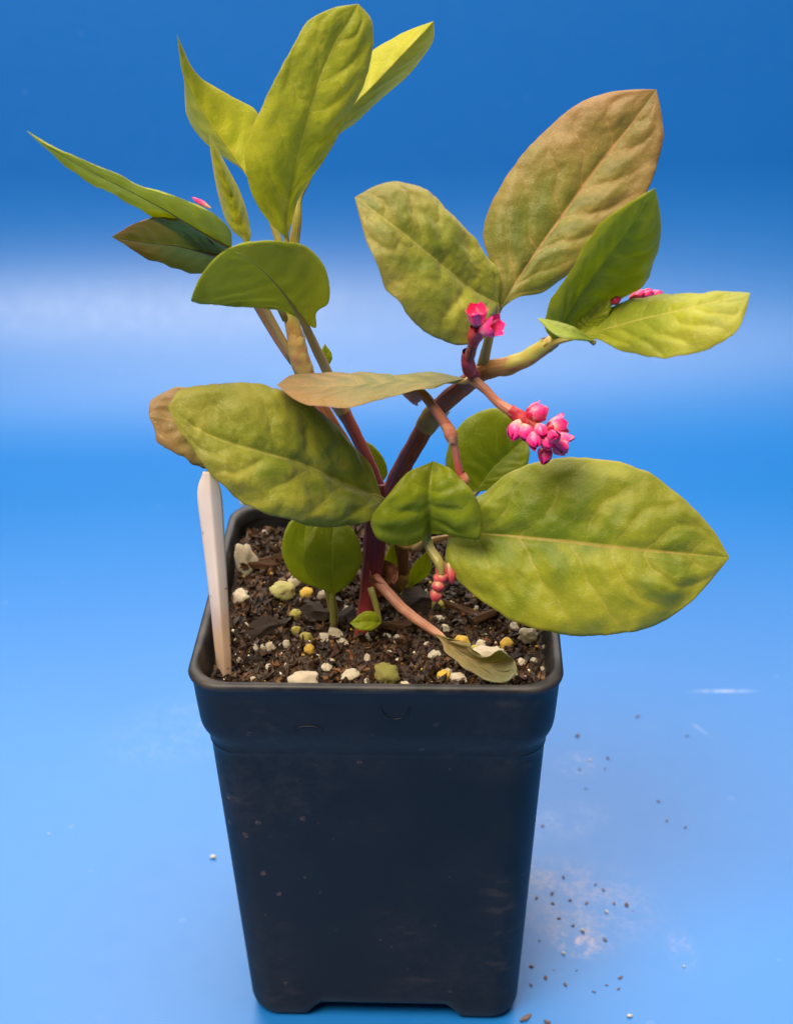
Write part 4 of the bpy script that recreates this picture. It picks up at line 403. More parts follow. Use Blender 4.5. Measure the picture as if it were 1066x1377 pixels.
GRAINS = [
    ('perlite', (-19.2, -32.1, 114.5), 7.2, (1.1, 0.8, 0.75), 'lumpy white perlite grain at the front rim, largest of the grains'),
    ('perlite', (-38.4, 22.1, 114.0), 8.5, (0.65, 0.6, 1.3), 'tall wedge shaped cream perlite chip near the back left corner'),
    ('perlite', (-27.0, 10.0, 113.5), 6.2, (1.15, 0.9, 0.8), 'pale yellow perlite grain left of the round green leaf'),
    ('perlite', (-38.8, 9.2, 113.5), 5.0, (0.9, 0.9, 1), 'cream perlite grain beside the plant label'),
    ('perlite', (-8.3, -29.5, 114.0), 4.2, (1.2, 0.9, 0.75), 'smooth oval cream perlite grain in the front row'),
    ('perlite', (0.9, -30.7, 114.2), 6.2, (1.1, 0.9, 0.9), 'yellow green mottled perlite grain at the middle of the front row'),
    ('perlite', (27.1, -20.6, 114.0), 7.0, (1.4, 0.8, 0.6), 'tan perlite chip under the tip of the withered leaf'),
    ('perlite', (38.0, -12.3, 114.0), 4.6, (1.1, 0.8, 0.9), 'tan perlite grain under the lower edge of the broad right leaf'),
    ('perlite', (-22.9, 16.9, 113.0), 6.0, (1.3, 0.6, 0.6), 'flat white perlite wedge behind the round green leaf'),
    ('perlite', (-16.3, 7.8, 113.0), 3.8, (0.9, 0.7, 0.9), 'white perlite chip touching the stalk of the round green leaf'),
    ('perlite', (-34.2, 53.5, 110.0), 4.4, (1.6, 0.8, 0.6), 'white perlite flake near the back rim'),
    ('perlite', (-41.4, 56.9, 110.0), 3.0, (1, 1, 1), 'white perlite crumb at the back left rim'),
    ('perlite_small', (-33.6, -12.7, 112.8), 2.875, (0.75, 0.85, 0.8), None),
    ('perlite_small', (-31.0, -13.8, 112.8), 1.9800000000000002, (1.0, 1.15, 0.88), None),
    ('perlite_small', (-29.2, -14.2, 112.8), 2.64, (1.25, 1.05, 0.9600000000000001), None),
    ('perlite_small', (-25.2, -13.0, 112.8), 2.5, (0.875, 0.95, 1.04), None),
    ('perlite_small', (-20.8, -10.3, 112.8), 1.9800000000000002, (1.125, 0.85, 0.8), None),
    ('perlite_small', (-12.6, -9.8, 112.8), 4.4, (0.75, 1.15, 0.88), None),
    ('perlite_small', (-15.1, -10.8, 112.8), 3.25, (1.0, 1.05, 0.9600000000000001), None),
    ('perlite_small', (-10.7, -13.4, 112.8), 2.8800000000000003, (1.25, 0.95, 1.04), None),
    ('perlite_small', (-9.9, 0.5, 112.8), 3.08, (0.875, 0.85, 0.8), None),
    ('perlite_small', (6.9, 7.5, 112.8), 4.25, (1.125, 1.15, 0.88), None),
    ('perlite_small', (16.7, -3.2, 112.8), 2.16, (0.75, 1.05, 0.9600000000000001), None),
    ('perlite_small', (16.5, -7.5, 112.8), 2.4200000000000004, (1.0, 0.95, 1.04), None),
    ('perlite_small', (15.1, -2.4, 112.8), 2.25, (1.25, 0.85, 0.8), None),
    ('perlite_small', (11.6, -15.3, 112.8), 1.9800000000000002, (0.875, 1.15, 0.88), None),
    ('perlite_small', (13.4, -19.8, 112.8), 2.8600000000000003, (1.125, 1.05, 0.9600000000000001), None),
    ('perlite_small', (18.7, -22.0, 112.8), 2.75, (0.75, 0.95, 1.04), None),
    ('perlite_small', (16.6, -27.2, 112.8), 2.3400000000000003, (1.0, 0.85, 0.8), None),
    ('perlite_small', (18.8, -31.4, 112.8), 3.3000000000000003, (1.25, 1.15, 0.88), None),
    ('perlite_small', (5.7, -34.2, 112.8), 2.5, (0.875, 1.05, 0.9600000000000001), None),
    ('perlite_small', (1.1, -9.9, 112.8), 2.16, (1.125, 0.95, 1.04), None),
    ('perlite_small', (3.7, -10.3, 112.8), 1.9800000000000002, (0.75, 0.85, 0.8), None),
    ('perlite_small', (-3.4, -11.8, 112.8), 2.25, (1.0, 1.15, 0.88), None),
    ('perlite_small', (1.7, -18.5, 112.8), 1.4400000000000002, (1.25, 1.05, 0.9600000000000001), None),
    ('perlite_small', (-3.9, -20.7, 112.8), 2.2, (0.875, 0.95, 1.04), None),
    ('perlite_small', (-34.4, -6.4, 112.8), 2.875, (1.125, 0.85, 0.8), None),
    ('perlite_small', (-24.6, -22.8, 112.8), 1.4400000000000002, (0.75, 1.15, 0.88), None),
    ('perlite_small', (-29.2, -22.3, 112.8), 1.9800000000000002, (1.0, 1.05, 0.9600000000000001), None),
    ('perlite_small', (-14.2, -25.0, 112.8), 2.5, (1.25, 0.95, 1.04), None),
    ('perlite_small', (-16.8, -19.0, 112.8), 1.62, (0.875, 0.85, 0.8), None),
    ('perlite_small', (-13.3, -20.4, 112.8), 1.9800000000000002, (1.125, 1.15, 0.88), None),
    ('perlite_small', (10.4, -25.4, 112.8), 2.5, (0.75, 1.05, 0.9600000000000001), None),
    ('perlite_small', (8.9, -15.6, 112.8), 1.4400000000000002, (1.0, 0.95, 1.04), None),
    ('perlite_small', (26.0, -14.4, 112.8), 2.8600000000000003, (1.25, 0.85, 0.8), None),
    ('perlite_small', (34.8, -5.8, 112.8), 3.0, (0.875, 1.15, 0.88), None),
    ('perlite_small', (35.4, -22.4, 112.8), 2.16, (1.125, 1.05, 0.9600000000000001), None),
    ('perlite_small', (33.6, -26.3, 112.8), 2.2, (0.75, 0.95, 1.04), None),
    ('perlite_small', (39.0, -20.5, 112.8), 2.0, (1.0, 0.85, 0.8), None),
    ('perlite_small', (42.3, -16.5, 112.8), 1.62, (1.25, 1.15, 0.88), None),
    ('perlite_small', (40.8, -23.9, 112.8), 1.6500000000000001, (0.875, 1.05, 0.9600000000000001), None),
    ('perlite_small', (-34.7, 40.7, 112.8), 2.25, (1.125, 0.95, 1.04), None),
    ('perlite_small', (-38.1, 44.7, 112.8), 2.3400000000000003, (0.75, 0.85, 0.8), None),
    ('perlite_small', (-43.3, 46.2, 112.8), 2.4200000000000004, (1.0, 1.15, 0.88), None),
    ('perlite_small', (-44.3, 33.7, 112.8), 2.25, (1.25, 1.05, 0.9600000000000001), None),
    ('perlite_small', (-32.4, 21.9, 112.8), 1.4400000000000002, (0.875, 0.95, 1.04), None),
    ('perlite_small', (-25.4, 21.7, 112.8), 1.7600000000000002, (1.125, 0.85, 0.8), None),
    ('perlite_small', (-36.8, -0.9, 112.8), 1.875, (0.75, 1.15, 0.88), None),
    ('perlite_small', (-39.0, -8.7, 112.8), 1.8, (1.0, 1.05, 0.9600000000000001), None),
    ('perlite_small', (-37.0, -18.4, 112.8), 1.6500000000000001, (1.25, 0.95, 1.04), None),
    ('perlite_small', (-12.3, 17.3, 112.8), 2.25, (0.875, 0.85, 0.8), None),
    ('perlite_small', (27.7, -8.1, 112.8), 1.35, (1.125, 1.15, 0.88), None),
    ('perlite_small', (25.4, 2.8, 112.8), 1.6500000000000001, (0.75, 1.05, 0.9600000000000001), None),
    ('perlite_small', (9.1, -2.2, 112.8), 2.125, (1.0, 0.95, 1.04), None),
    ('perlite_small', (4.0, -21.2, 112.8), 1.26, (1.25, 0.85, 0.8), None),
    ('perlite_small', (-4.1, -31.8, 112.8), 1.7600000000000002, (0.875, 1.15, 0.88), None),
    ('perlite_small', (8.5, -32.7, 112.8), 1.875, (1.125, 1.05, 0.9600000000000001), None),
    ('perlite_small', (36.0, -29.3, 112.8), 1.35, (0.75, 0.95, 1.04), None),
    ('perlite_small', (-32.9, -26.8, 112.8), 1.54, (1.0, 0.85, 0.8), None),
    ('perlite_small', (-19.3, -14.2, 112.8), 1.75, (1.25, 1.15, 0.88), None),
    ('perlite_small', (39.2, -14.0, 112.8), 1.4400000000000002, (0.875, 1.05, 0.9600000000000001), None),
    ('perlite_small', (9.3, 8.9, 112.8), 1.6500000000000001, (1.125, 0.95, 1.04), None),
    ('bead', (-20.8, 10.8, 112.9), 4.0, (1, 1, 1), 'round yellow fertilizer bead right of the pale yellow perlite'),
    ('bead', (20.6, -14.0, 112.9), 4.2, (1, 1, 1), 'round yellow fertilizer bead above the withered leaf'),
    ('bead', (32.4, -14.3, 112.9), 3.6, (1, 1, 1), 'round yellow fertilizer bead near the right wall of the pot'),
    ('bead', (15.3, 2.6, 112.9), 4.0, (1, 1, 1), 'yellow green fertilizer bead under the drooping buds'),
    ('bead', (-23.3, -0.0, 112.9), 3.4, (1, 1, 1), 'olive brown fertilizer bead left of the round leaf stalk'),
    ('bead', (-22.7, -7.9, 112.9), 3.0, (1, 1, 1), 'small green yellow fertilizer bead amid white grains'),
    ('bead', (15.5, -30.2, 112.9), 3.6, (1, 1, 1), 'yellow fertilizer bead at the front rim beside the withered leaf'),
    ('bead', (-20.0, -11.5, 112.9), 3.4, (1, 1, 1), 'tan yellow fertilizer bead below the green one'),
    ('bead', (-18.9, -17.0, 112.9), 2.8, (1, 1, 1), 'amber fertilizer bead nearest the front left'),
    ('bead', (24.3, -16.2, 112.9), 3.0, (1, 1, 1), 'small olive fertilizer bead between the yellow bead and the tan chip'),
    ('bark', (-31.0, -5.1, 112.6), 10, (1.2, 0.6, 0.4, 0.2), 'broad dark brown bark chip at the left'),
    ('bark', (-18.1, 0.3, 112.6), 9.5, (1.1, 0.7, 0.45, -0.3), 'grey brown bark chip behind the round leaf stalk'),
    ('bark', (-32.0, 23.0, 112.6), 12, (1.4, 0.22, 0.22, 0.5), 'orange brown bark splinter behind the broad olive leaf'),
    ('bark', (-30.5, 25.4, 112.6), 12, (1.3, 0.2, 0.2, 0.35), 'slim orange bark splinter behind the thicker one'),
    ('bark', (22.2, 0.6, 112.6), 13, (1.3, 0.22, 0.2, -0.3), 'reddish brown bark splinter under the broad right leaf'),
    ('bark', (26.0, -3.1, 112.6), 12, (1.3, 0.2, 0.2, 0.35), 'curved brown bark splinter under the broad right leaf'),
    ('bark', (9.3, 4.7, 112.6), 10, (1, 0.7, 0.5, 0.2), 'grey brown bark lump beside the brown stem'),
    ('bark', (-9.8, -4.3, 112.6), 9, (1.1, 0.6, 0.4, 0.8), 'dark bark chip against the red stem'),
    ('bark', (-33.5, -18.2, 112.6), 6, (1.2, 0.5, 0.4, -0.6), 'dark bark chip near the plant label'),
    ('bark', (33.7, -20.1, 112.6), 9, (1.3, 0.4, 0.3, 0.9), 'dark bark sliver near the right wall'),
    ('bark', (5.1, -6.1, 112.6), 11, (1.4, 0.3, 0.25, 0.15), 'long bark sliver left of the tan leaf stalk'),
    ('bark', (-1.9, 9.6, 112.6), 9, (1.1, 0.7, 0.5, 0.2), 'tan bark chip right of the red stem'),
]
CRUMBS = [
    ('soil', (67.7, 90.7, 0.0), 2.6),
    ('soil', (90.9, 101.5, 0.0), 1.9),
    ('soil', (106.8, 89.7, 0.0), 1.7),
    ('soil', (66.4, 71.9, 0.0), 1.9),
    ('soil', (75.2, 72.1, 0.0), 2.0),
    ('soil', (77.0, 77.8, 0.0), 2.0),
    ('soil', (67.3, 61.5, 0.0), 1.6),
    ('soil', (91.0, 54.4, 0.0), 1.8),
    ('soil', (92.2, 44.6, 0.0), 1.7),
    ('soil', (50.8, 42.9, 0.0), 1.5),
    ('soil', (55.2, 18.6, 0.0), 1.4),
    ('soil', (67.1, 12.7, 0.0), 1.9),
    ('soil', (56.2, 8.3, 0.0), 2.1),
    ('soil', (50.9, 11.4, 0.0), 1.5),
    ('soil', (69.6, 6.7, 0.0), 1.9),
    ('soil', (73.4, 6.0, 0.0), 2.3),
    ('soil', (51.9, 0.7, 0.0), 1.5),
    ('soil', (64.9, -8.5, 0.0), 2.4),
    ('soil', (51.2, -25.9, 0.0), 2.5),
    ('soil', (45.6, -23.2, 0.0), 2.0),
    ('soil', (63.0, -26.4, 0.0), 1.5),
    ('soil', (66.3, -27.9, 0.0), 1.3),
    ('soil', (59.0, -28.8, 0.0), 1.2),
    ('soil', (38.7, -38.3, 0.0), 3.0),
    ('soil', (44.5, -39.8, 0.0), 1.8),
    ('soil', (41.8, -18.8, 0.0), 1.4),
    ('soil', (41.2, -25.9, 0.0), 1.5),
    ('soil', (67.5, -23.6, 0.0), 1.6),
    ('soil', (97.7, 41.1, 0.0), 1.0),
    ('soil', (50.7, 7.1, 0.0), 1.2),
    ('soil', (64.9, 15.0, 0.0), 1.1),
    ('soil', (45.2, -8.4, 0.0), 1.3),
    ('soil', (48.5, -20.3, 0.0), 1.1),
    ('soil', (55.0, -20.5, 0.0), 1.2),
    ('soil', (55.9, -2.5, 0.0), 1.1),
    ('soil', (74.9, 3.4, 0.0), 1.1),
    ('soil', (61.1, 6.9, 0.0), 1.2),
    ('soil', (45.9, 9.5, 0.0), 1.6),
    ('white', (58.6, -5.0, 0.0), 2.2),
    ('white', (66.8, 3.0, 0.0), 1.5),
    ('white', (68.1, -38.1, 0.0), 1.8),
    ('white', (-56.7, 30.0, 0.0), 2.3),
    ('white', (-112.3, 42.6, 0.0), 1.3),
    ('white', (51.8, -13.9, 0.0), 2.2),
    ('white', (86.7, -19.7, 0.0), 1.2),
    ('white', (70.6, 76.7, 0.0), 1.2),
    ('white', (41.9, -18.2, 0.0), 1.3),
]
TAG = {'left': [(-42.2, -23.0, 103.2), (-42.5, -23.0, 116.0), (-42.7, -23.0, 134.0), (-43.2, -23.0, 151.1), (-43.4, -23.0, 162.7), (-41.4, -24.0, 169.2)], 'mid': [(-40.6, -25.0, 104.6), (-40.1, -26.0, 118.1), (-39.9, -27.0, 136.5), (-39.9, -27.0, 153.4), (-39.9, -27.0, 165.6), (-39.8, -26.0, 170.2)], 'right': [(-39.0, -24.0, 103.9), (-38.2, -25.0, 117.4), (-37.8, -25.0, 135.2), (-37.5, -25.0, 152.2), (-37.4, -25.0, 163.7), (-38.5, -25.0, 168.1)]}


# ------------------------------------------------------------------ backdrop: a vinyl sheet lying flat, then sweeping up
def build_backdrop():
    Y0, R, W = .312, .112, 1.6
    prof = [(-1.0, 0), (-.6, 0), (-.3, 0), (-.1, 0), (.1, 0), (.2, 0), (.3, 0)]
    for i in range(0, 33):
        a = math.pi/2*i/32; prof.append((Y0+R*math.sin(a), R*(1-math.cos(a))))
    prof += [(Y0+R, R+.05), (Y0+R, .203)]
    xs = [-W+2*W*i/24 for i in range(25)]
    vs = [(x, y, z) for (y, z) in prof for x in xs]; m = len(xs)
    fs = [(i*m+j, i*m+j+1, (i+1)*m+j+1, (i+1)*m+j) for i in range(len(prof)-1) for j in range(m-1)]
    tag(link('backdrop', vs, fs, 'backdrop'), kind='structure', label='blue vinyl sheet curving up from the table into the background')
build_backdrop()

# ------------------------------------------------------------------ pot
pot = bpy.data.objects.new('flower_pot', None); COL.objects.link(pot); pot.rotation_euler.z = -0.0449289
tag(pot, 'square tapered black plastic nursery pot filled with dark potting mix', 'pot')
def ring(half, r, z, side=30, corner=9):
    """rounded square, counter-clockwise from the middle of the right side"""
    pts = []; c = half-r
    for k in range(4):
        q = k*math.pi/2
        loc = [(half, -c+2*c*i/side) for i in range(side)] + [(c+r*math.cos(a), c+r*math.sin(a)) for a in [math.pi/2*i/corner for i in range(corner)]]
        for x, y in loc: pts.append((x*math.cos(q)-y*math.sin(q), x*math.sin(q)+y*math.cos(q), z, min(abs(y), 99) if abs(x-half) < 1e-6 else 99))
    return pts
def lift(d):                      # the bottom edge is cut up between the four feet
    t = min(max((22.5-d)/5.0, 0), 1); return 5.0*t*t*(3-2*t)
def loft(rings, name, mat, close_last=False, feet=False):
    vs = []; fs = []
    for rg in rings:
        for (x, y, z, d) in rg:
            zz = z
            if feet and z < 16: zz = z+lift(d)*(1-z/16)
            j = .12*noise.noise(Vector((x, y, z))*.06)
            vs.append((Vector((x*(1+j*.006), y*(1+j*.006), zz)))*MM)
    m = len(rings[0])
    for i in range(len(rings)-1):
        for j in range(m): k = (j+1) % m; fs.append((i*m+j, (i+1)*m+j, (i+1)*m+k, i*m+k))
    if close_last: fs.append(tuple(reversed([(len(rings)-1)*m+j for j in range(m)])))
    return link(name, vs, fs, mat, pot)
lip = [(43.3,117.6),(43.4,120.2),(43.75,121.1),(44.4,121.5),(45.2,121.45),(45.8,121.1),(46.05,120.4),(45.9,119.7),(45.5,119.2)]
loft([ring(h, 9, z) for h, z in lip], 'rim', 'pot_lip')
col = [(45.5,119.2),(45.25,118.4),(45.0,114),(44.75,110),(44.5,106.5),(44.25,104.6),(43.8,103.0),(43.25,101.6),(42.85,100.3),(42.7,99.2),(42.66,98.4)]
loft([ring(h, 8.8, z) for h, z in col], 'collar', 'pot')
body = [(42.66,98.4),(42.45,97.6),(42.3,96.6),(42.2,94)] + [(42.2-(94-z)*.0475, z) for z in (80, 65, 50, 35, 22, 16, 13, 10, 7.5, 5)] + [(37.75,3.4),(37.4,2.0),(36.9,.9),(36.2,.25),(35.2,0.0)]
rg = [ring(h, 8.6-1.2*(98-z)/98, z) for h, z in body] + [ring(33.6, 6, 0.0), ring(32.8, 6, 2.0), ring(32.0, 6, 6.0)]
loft(rg, 'body', 'pot', True, True)
inner = [(43.3,117.6),(42.6,112),(42.0,104),(41.3,98)]
loft([ring(h, 8.2, z) for h, z in inner], 'inner_wall', 'pot')
def mark(x, z, w, h, depth, arc):
    pts = []
    for i in range(15):
        a = math.pi*i/14; px = x-w*math.cos(a); pz = z-h*math.sin(a)*arc
        hf = 44.25+(pz-103)*.0667 if pz > 104.6 else 44.0
        pts.append((Vector((px, -hf-depth, pz))*MM, .00015))
    vs, fs, uv = tube(pts, 28, 6); link('mould_mark', vs, fs, 'pot', pot, uv)
mark(5.2, 116.0, 3.6, 4.6, .12, 1.0); mark(-16.2, 107.2, 3.4, 1.6, .12, -1.0)

# ------------------------------------------------------------------ soil
def soil_z(x, y):
    p = Vector((x, y, 0))
    return 112.0+1.6*noise.noise(p*.045+Vector((3, 1, 0)))+1.1*noise.noise(p*.16)+1.3*noise.noise(p*.36)+.5*noise.noise(p*1.0)-.0006*x*x+.085*max(0, y)
def build_soil():
    n = 150; h = 42.8; vs = []; fs = []
    for i in range(n+1):
        for j in range(n+1):
            x = -h+2*h*i/n; y = -h+2*h*j/n
            rx, ry = abs(x)-(h-8), abs(y)-(h-8)
            if rx > 0 and ry > 0:
                L = math.hypot(rx, ry)
                if L > 8: x = math.copysign(h-8+rx*8/L, x); y = math.copysign(h-8+ry*8/L, y)
            vs.append(Vector((x, y, soil_z(x, y)))*MM)
    for i in range(n):
        for j in range(n): a = i*(n+1)+j; fs.append((a, a+n+1, a+n+2, a+1))
    # loose crumbs and fibres strewn over the surface
    rnd = random.Random(5); mat = [0]*len(fs)
    for k in range(9000):
        x = rnd.uniform(-41, 41); y = rnd.uniform(-41, 41)
        s = rnd.choice((.4, .5, .6, .8, 1.0, 1.2, 1.6, 2.2))*rnd.uniform(.7, 1.2); el = rnd.choice((1, 1.3, 1.6, 3.2)) if s < 2 else rnd.choice((1, 1.5, 2.2))
        mi = rnd.choices((0, 1, 2, 3, 4), (6, 5, .7, .45, .40))[0]
        if mi > 2: el = 1
        c = Vector((x, y, soil_z(x, y)+s*.28)); q = Quaternion((rnd.uniform(-1, 1), rnd.uniform(-1, 1), rnd.uniform(-1, 1), rnd.uniform(-1, 1))).normalized()
        b = len(vs)
        for d in ((1, 0, 0), (-1, 0, 0), (0, 1, 0), (0, -1, 0), (0, 0, 1), (0, 0, -1)):
            v = Vector(d)*s*.6*rnd.uniform(.6, 1.2); v.x *= el; v.z *= .7
            w = c+q@v; w.x = max(-42.3, min(42.3, w.x)); w.y = max(-42.3, min(42.3, w.y)); vs.append(w*MM)
        if s > 1.5 and mi > 2: mi = 1
        if s > 2.2 and mi == 2 and rnd.random() < .6: mi = 1
        for f in ((0, 2, 4), (2, 1, 4), (1, 3, 4), (3, 0, 4), (2, 0, 5), (1, 2, 5), (3, 1, 5), (0, 3, 5)):
            fs.append(tuple(b+i for i in f)); mat.append(mi)
    o = link('potting_soil', vs, fs, ['soil', 'bark', 'bark_orange', 'perlite', 'bead'], None, None, mat, False)
    o.rotation_euler.z = -0.0449289
    tag(o, 'dark brown potting mix of peat crumbs and bark filling the pot', 'soil', kind='stuff')
build_soil()
def ground(x, y):                 # soil height under a world point (mm); the soil turns with the pot
    a = 0.0449289; return soil_z(x*math.cos(a)-y*math.sin(a), x*math.sin(a)+y*math.cos(a))

# ------------------------------------------------------------------ plant
ROOT = V((-5.3, -9.0, 110.0))
plant = bpy.data.objects.new('flowering_plant', None); COL.objects.link(plant); plant.location = ROOT
tag(plant, 'leafy green plant with red stems and small pink flower clusters in the black pot', 'plant')
rel = lambda vs, o=ROOT: [v-o for v in vs]

PET = {'lime': 'pet_lime', 'yellow': 'pet_lime', 'deep': 'pet_bronze', 'glow': 'pet_olive', 'olive': 'pet_lime', 'bronze': 'pet_bronze', 'bronzelime': 'pet_lime', 'green': 'pet_olive', 'darkbronze': 'pet_red', 'seed': 'pet_green', 'under': 'pet_green', 'dead': 'pet_dead'}
def build_leaf(L, idx):
    M = [V(p) for p in L['M']]; A = [V(p) for p in L['A']]; B = [V(p) for p in L['B']]
    length = sum((M[i+1]-M[i]).length for i in range(len(M)-1))
    big = length > .045
    nt, ns = (120, 26) if big else (48, 16)
    rows = []; bump = L['bump']*1.35*MM; nv = L['nv']; seed = Vector((idx*3.1, idx*1.7, idx*.9))
    width = max((A[i]-B[i]).length for i in range(len(M)))*.5
    for i in range(nt+1):
        t = i/nt; m = catmull(M, t); a = catmull(A, t); b = catmull(B, t)
        tg = (catmull(M, min(1, t+.02))-catmull(M, max(0, t-.02))).normalized()
        n = tg.cross(a-b)
        row = []
        for j in range(-ns, ns+1):
            s = j/ns; e = a if s < 0 else b; x = abs(s)
            hw = (e-m).length
            rag = .05 if L['k'] == 'left_back' else .018
            p = m.lerp(e, x*(1+rag*(noise.noise(Vector((t*14, s*.3+5, idx)))+.6*noise.noise(Vector((t*37, s*.3, idx))))*min(1, (1-t)*8)))
            row.append([p, x, s, t, hw, n])
        rows.append(row)
    # one smooth normal field
    acc = Vector()
    for r in rows:
        if r[0][5].length > 1e-9: acc += r[0][5].normalized()
    acc.normalize()
    for i, r in enumerate(rows):
        n = r[0][5]; n = n.normalized() if n.length > 1e-7 else acc
        n = (n*.8+acc*.2).normalized()
        for c in r:
            p, x, s, t, hw, _ = c
            f = hw/max(width, 1e-6)
            env = min(1, t*6)*min(1, (1-t)*6)
            ph = (t-.24*x**1.25)*nv+(.12 if s > 0 else 0)
            ph += .45*noise.noise(Vector((t*3, s*2, idx)))+.10*noise.noise(Vector((t*14, s*9, idx)))
            c.append(ph)
            pf = .5-.5*math.cos(2*math.pi*ph)
            amp = .62+.55*noise.noise(Vector((t*4.0, s*2.5, 7.3))+seed)
            h = bump*1.0*amp*(pf**.38)*math.sin(math.pi*min(1, x*.92)**.75)*env*min(1, f*1.6)
            h -= bump*.30*math.exp(-(x*hw/.0011)**2)*env*(1-t*.5)            # groove of the midrib
            h += L['cup']*hw*(x-x*x)*2.0
            h += bump*.9*noise.noise(Vector((t*3.2, s*2.2, 0))+seed)*x*env
            h += bump*.8*noise.noise(Vector((t*9, s*3, 2))+seed)*(x**4)*env; h -= hw*.10*max(0, x-.82)/.18*(.5+noise.noise(Vector((t*5, s, idx*2.0))))*env       # wavy margin
            h += bump*(.75*noise.noise(p*130+seed)*min(1, x*4)+.30*noise.noise(p*330+seed)+.14*noise.noise(p*900))*env*.8
            c[0] = p+n*h
        r.append(n)
    th = .00018
    W = 2*ns+1; vs = []; uv = []; fs = []; fm = []; va = []
    for sgn in (1, -1):
        for r in rows:
            for c in r[:W]:
                edge = min(1, (1-c[1])*8+.15)*min(1, (1-c[3])*12+.1)
                vs.append(c[0]+r[W]*th*sgn*edge-ROOT); uv.append((c[2]*.5+.5, c[3])); va.append(c[6])
    o2 = (nt+1)*W
    for i in range(nt):
        for j in range(W-1):
            q = (i*W+j, i*W+j+1, (i+1)*W+j+1, (i+1)*W+j)
            fs.append(q); fm.append(0); fs.append(tuple(reversed([o2+k for k in q]))); fm.append(1)
        for j, fl in ((0, 0), (W-1, 1)):
            q = (i*W+j, (i+1)*W+j, o2+(i+1)*W+j, o2+i*W+j); fs.append(q if not fl else tuple(reversed(q))); fm.append(0)
    # A is on the s<0 side and the normal is t x (a-b): make the first layer face along +n
    v0 = (vs[fs[0][1]]-vs[fs[0][0]]).cross(vs[fs[0][3]]-vs[fs[0][0]])
    k = (nt//2*(W-1))*2+nt//2*2
    q = fs[k] if fm[k] == 0 else fs[k+1]
    nn = (vs[q[1]]-vs[q[0]]).cross(vs[q[2]]-vs[q[0]])
    if nn.dot(rows[nt//2][W]) < 0: fs = [tuple(reversed(f)) for f in fs]
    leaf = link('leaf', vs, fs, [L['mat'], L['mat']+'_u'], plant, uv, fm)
    leaf.data.attributes.new('vein', 'FLOAT', 'POINT').data.foreach_set('value', [v+20 for v in va])
    if L['label']: leaf['label'] = L['label']
    # petiole running on into a midrib that stands proud of the underside
    pts = []
    pr = L['pr']*MM
    if L['pet']:
        pp = [V(p) for p in reversed(L['pet'])]
        for i, p in enumerate(pp[:-1]): pts.append((p, pr*(1.15-.25*i/len(pp))))
    for i, m in enumerate(M[:-1]):
        t = i/(len(M)-1); r = rows[int(t*nt)]; c = r[ns][0]
        rr = max(.00010, pr*(.15+.65*math.exp(-t*7))*(1-.6*t)); pts.append((c-r[W]*(.00012+rr*.6), rr))
    vs, fs, uv = tube(pts, 60 if big else 30, 8, wob=.06)
    link('petiole' if L['pet'] else 'midrib', rel(vs), fs, PET[L['mat']], leaf, uv)
    return leaf
for i, L in enumerate(LEAVES): build_leaf(L, i)

stem_obj = {}
for S in STEMS:
    vs, fs, uv = tube([(V(p), r*MM) for p, r in S['pts']], 70, 18, wob=.10)
    stem_obj[S['k']] = link('flower_stalk' if S['k'].startswith('stalk') else 'stem', rel(vs), fs, S['mat'], plant, uv)
for S in SHEATHS:
    pts = [(V(p), r*MM) for p, r in S['pts']]
    vs, fs, uv = tube(pts, 20, 20, cap=False, wob=.16, flute=.02)
    # ragged upper rim
    m = 20
    d = (pts[-1][0]-pts[0][0])*.16
    for j in range(m): vs[20*m+j] = vs[20*m+j]+d*(noise.noise(Vector((j*1.7, S['pts'][0][0][0], 0)))*1.2)
    mid = pts[len(pts)//2][0]
    best = min(STEMS, key=lambda s: min((V(p)-mid).length for p, r in s['pts']))
    link('node_sheath', rel(vs), fs, S['mat'], stem_obj[best['k']], uv)

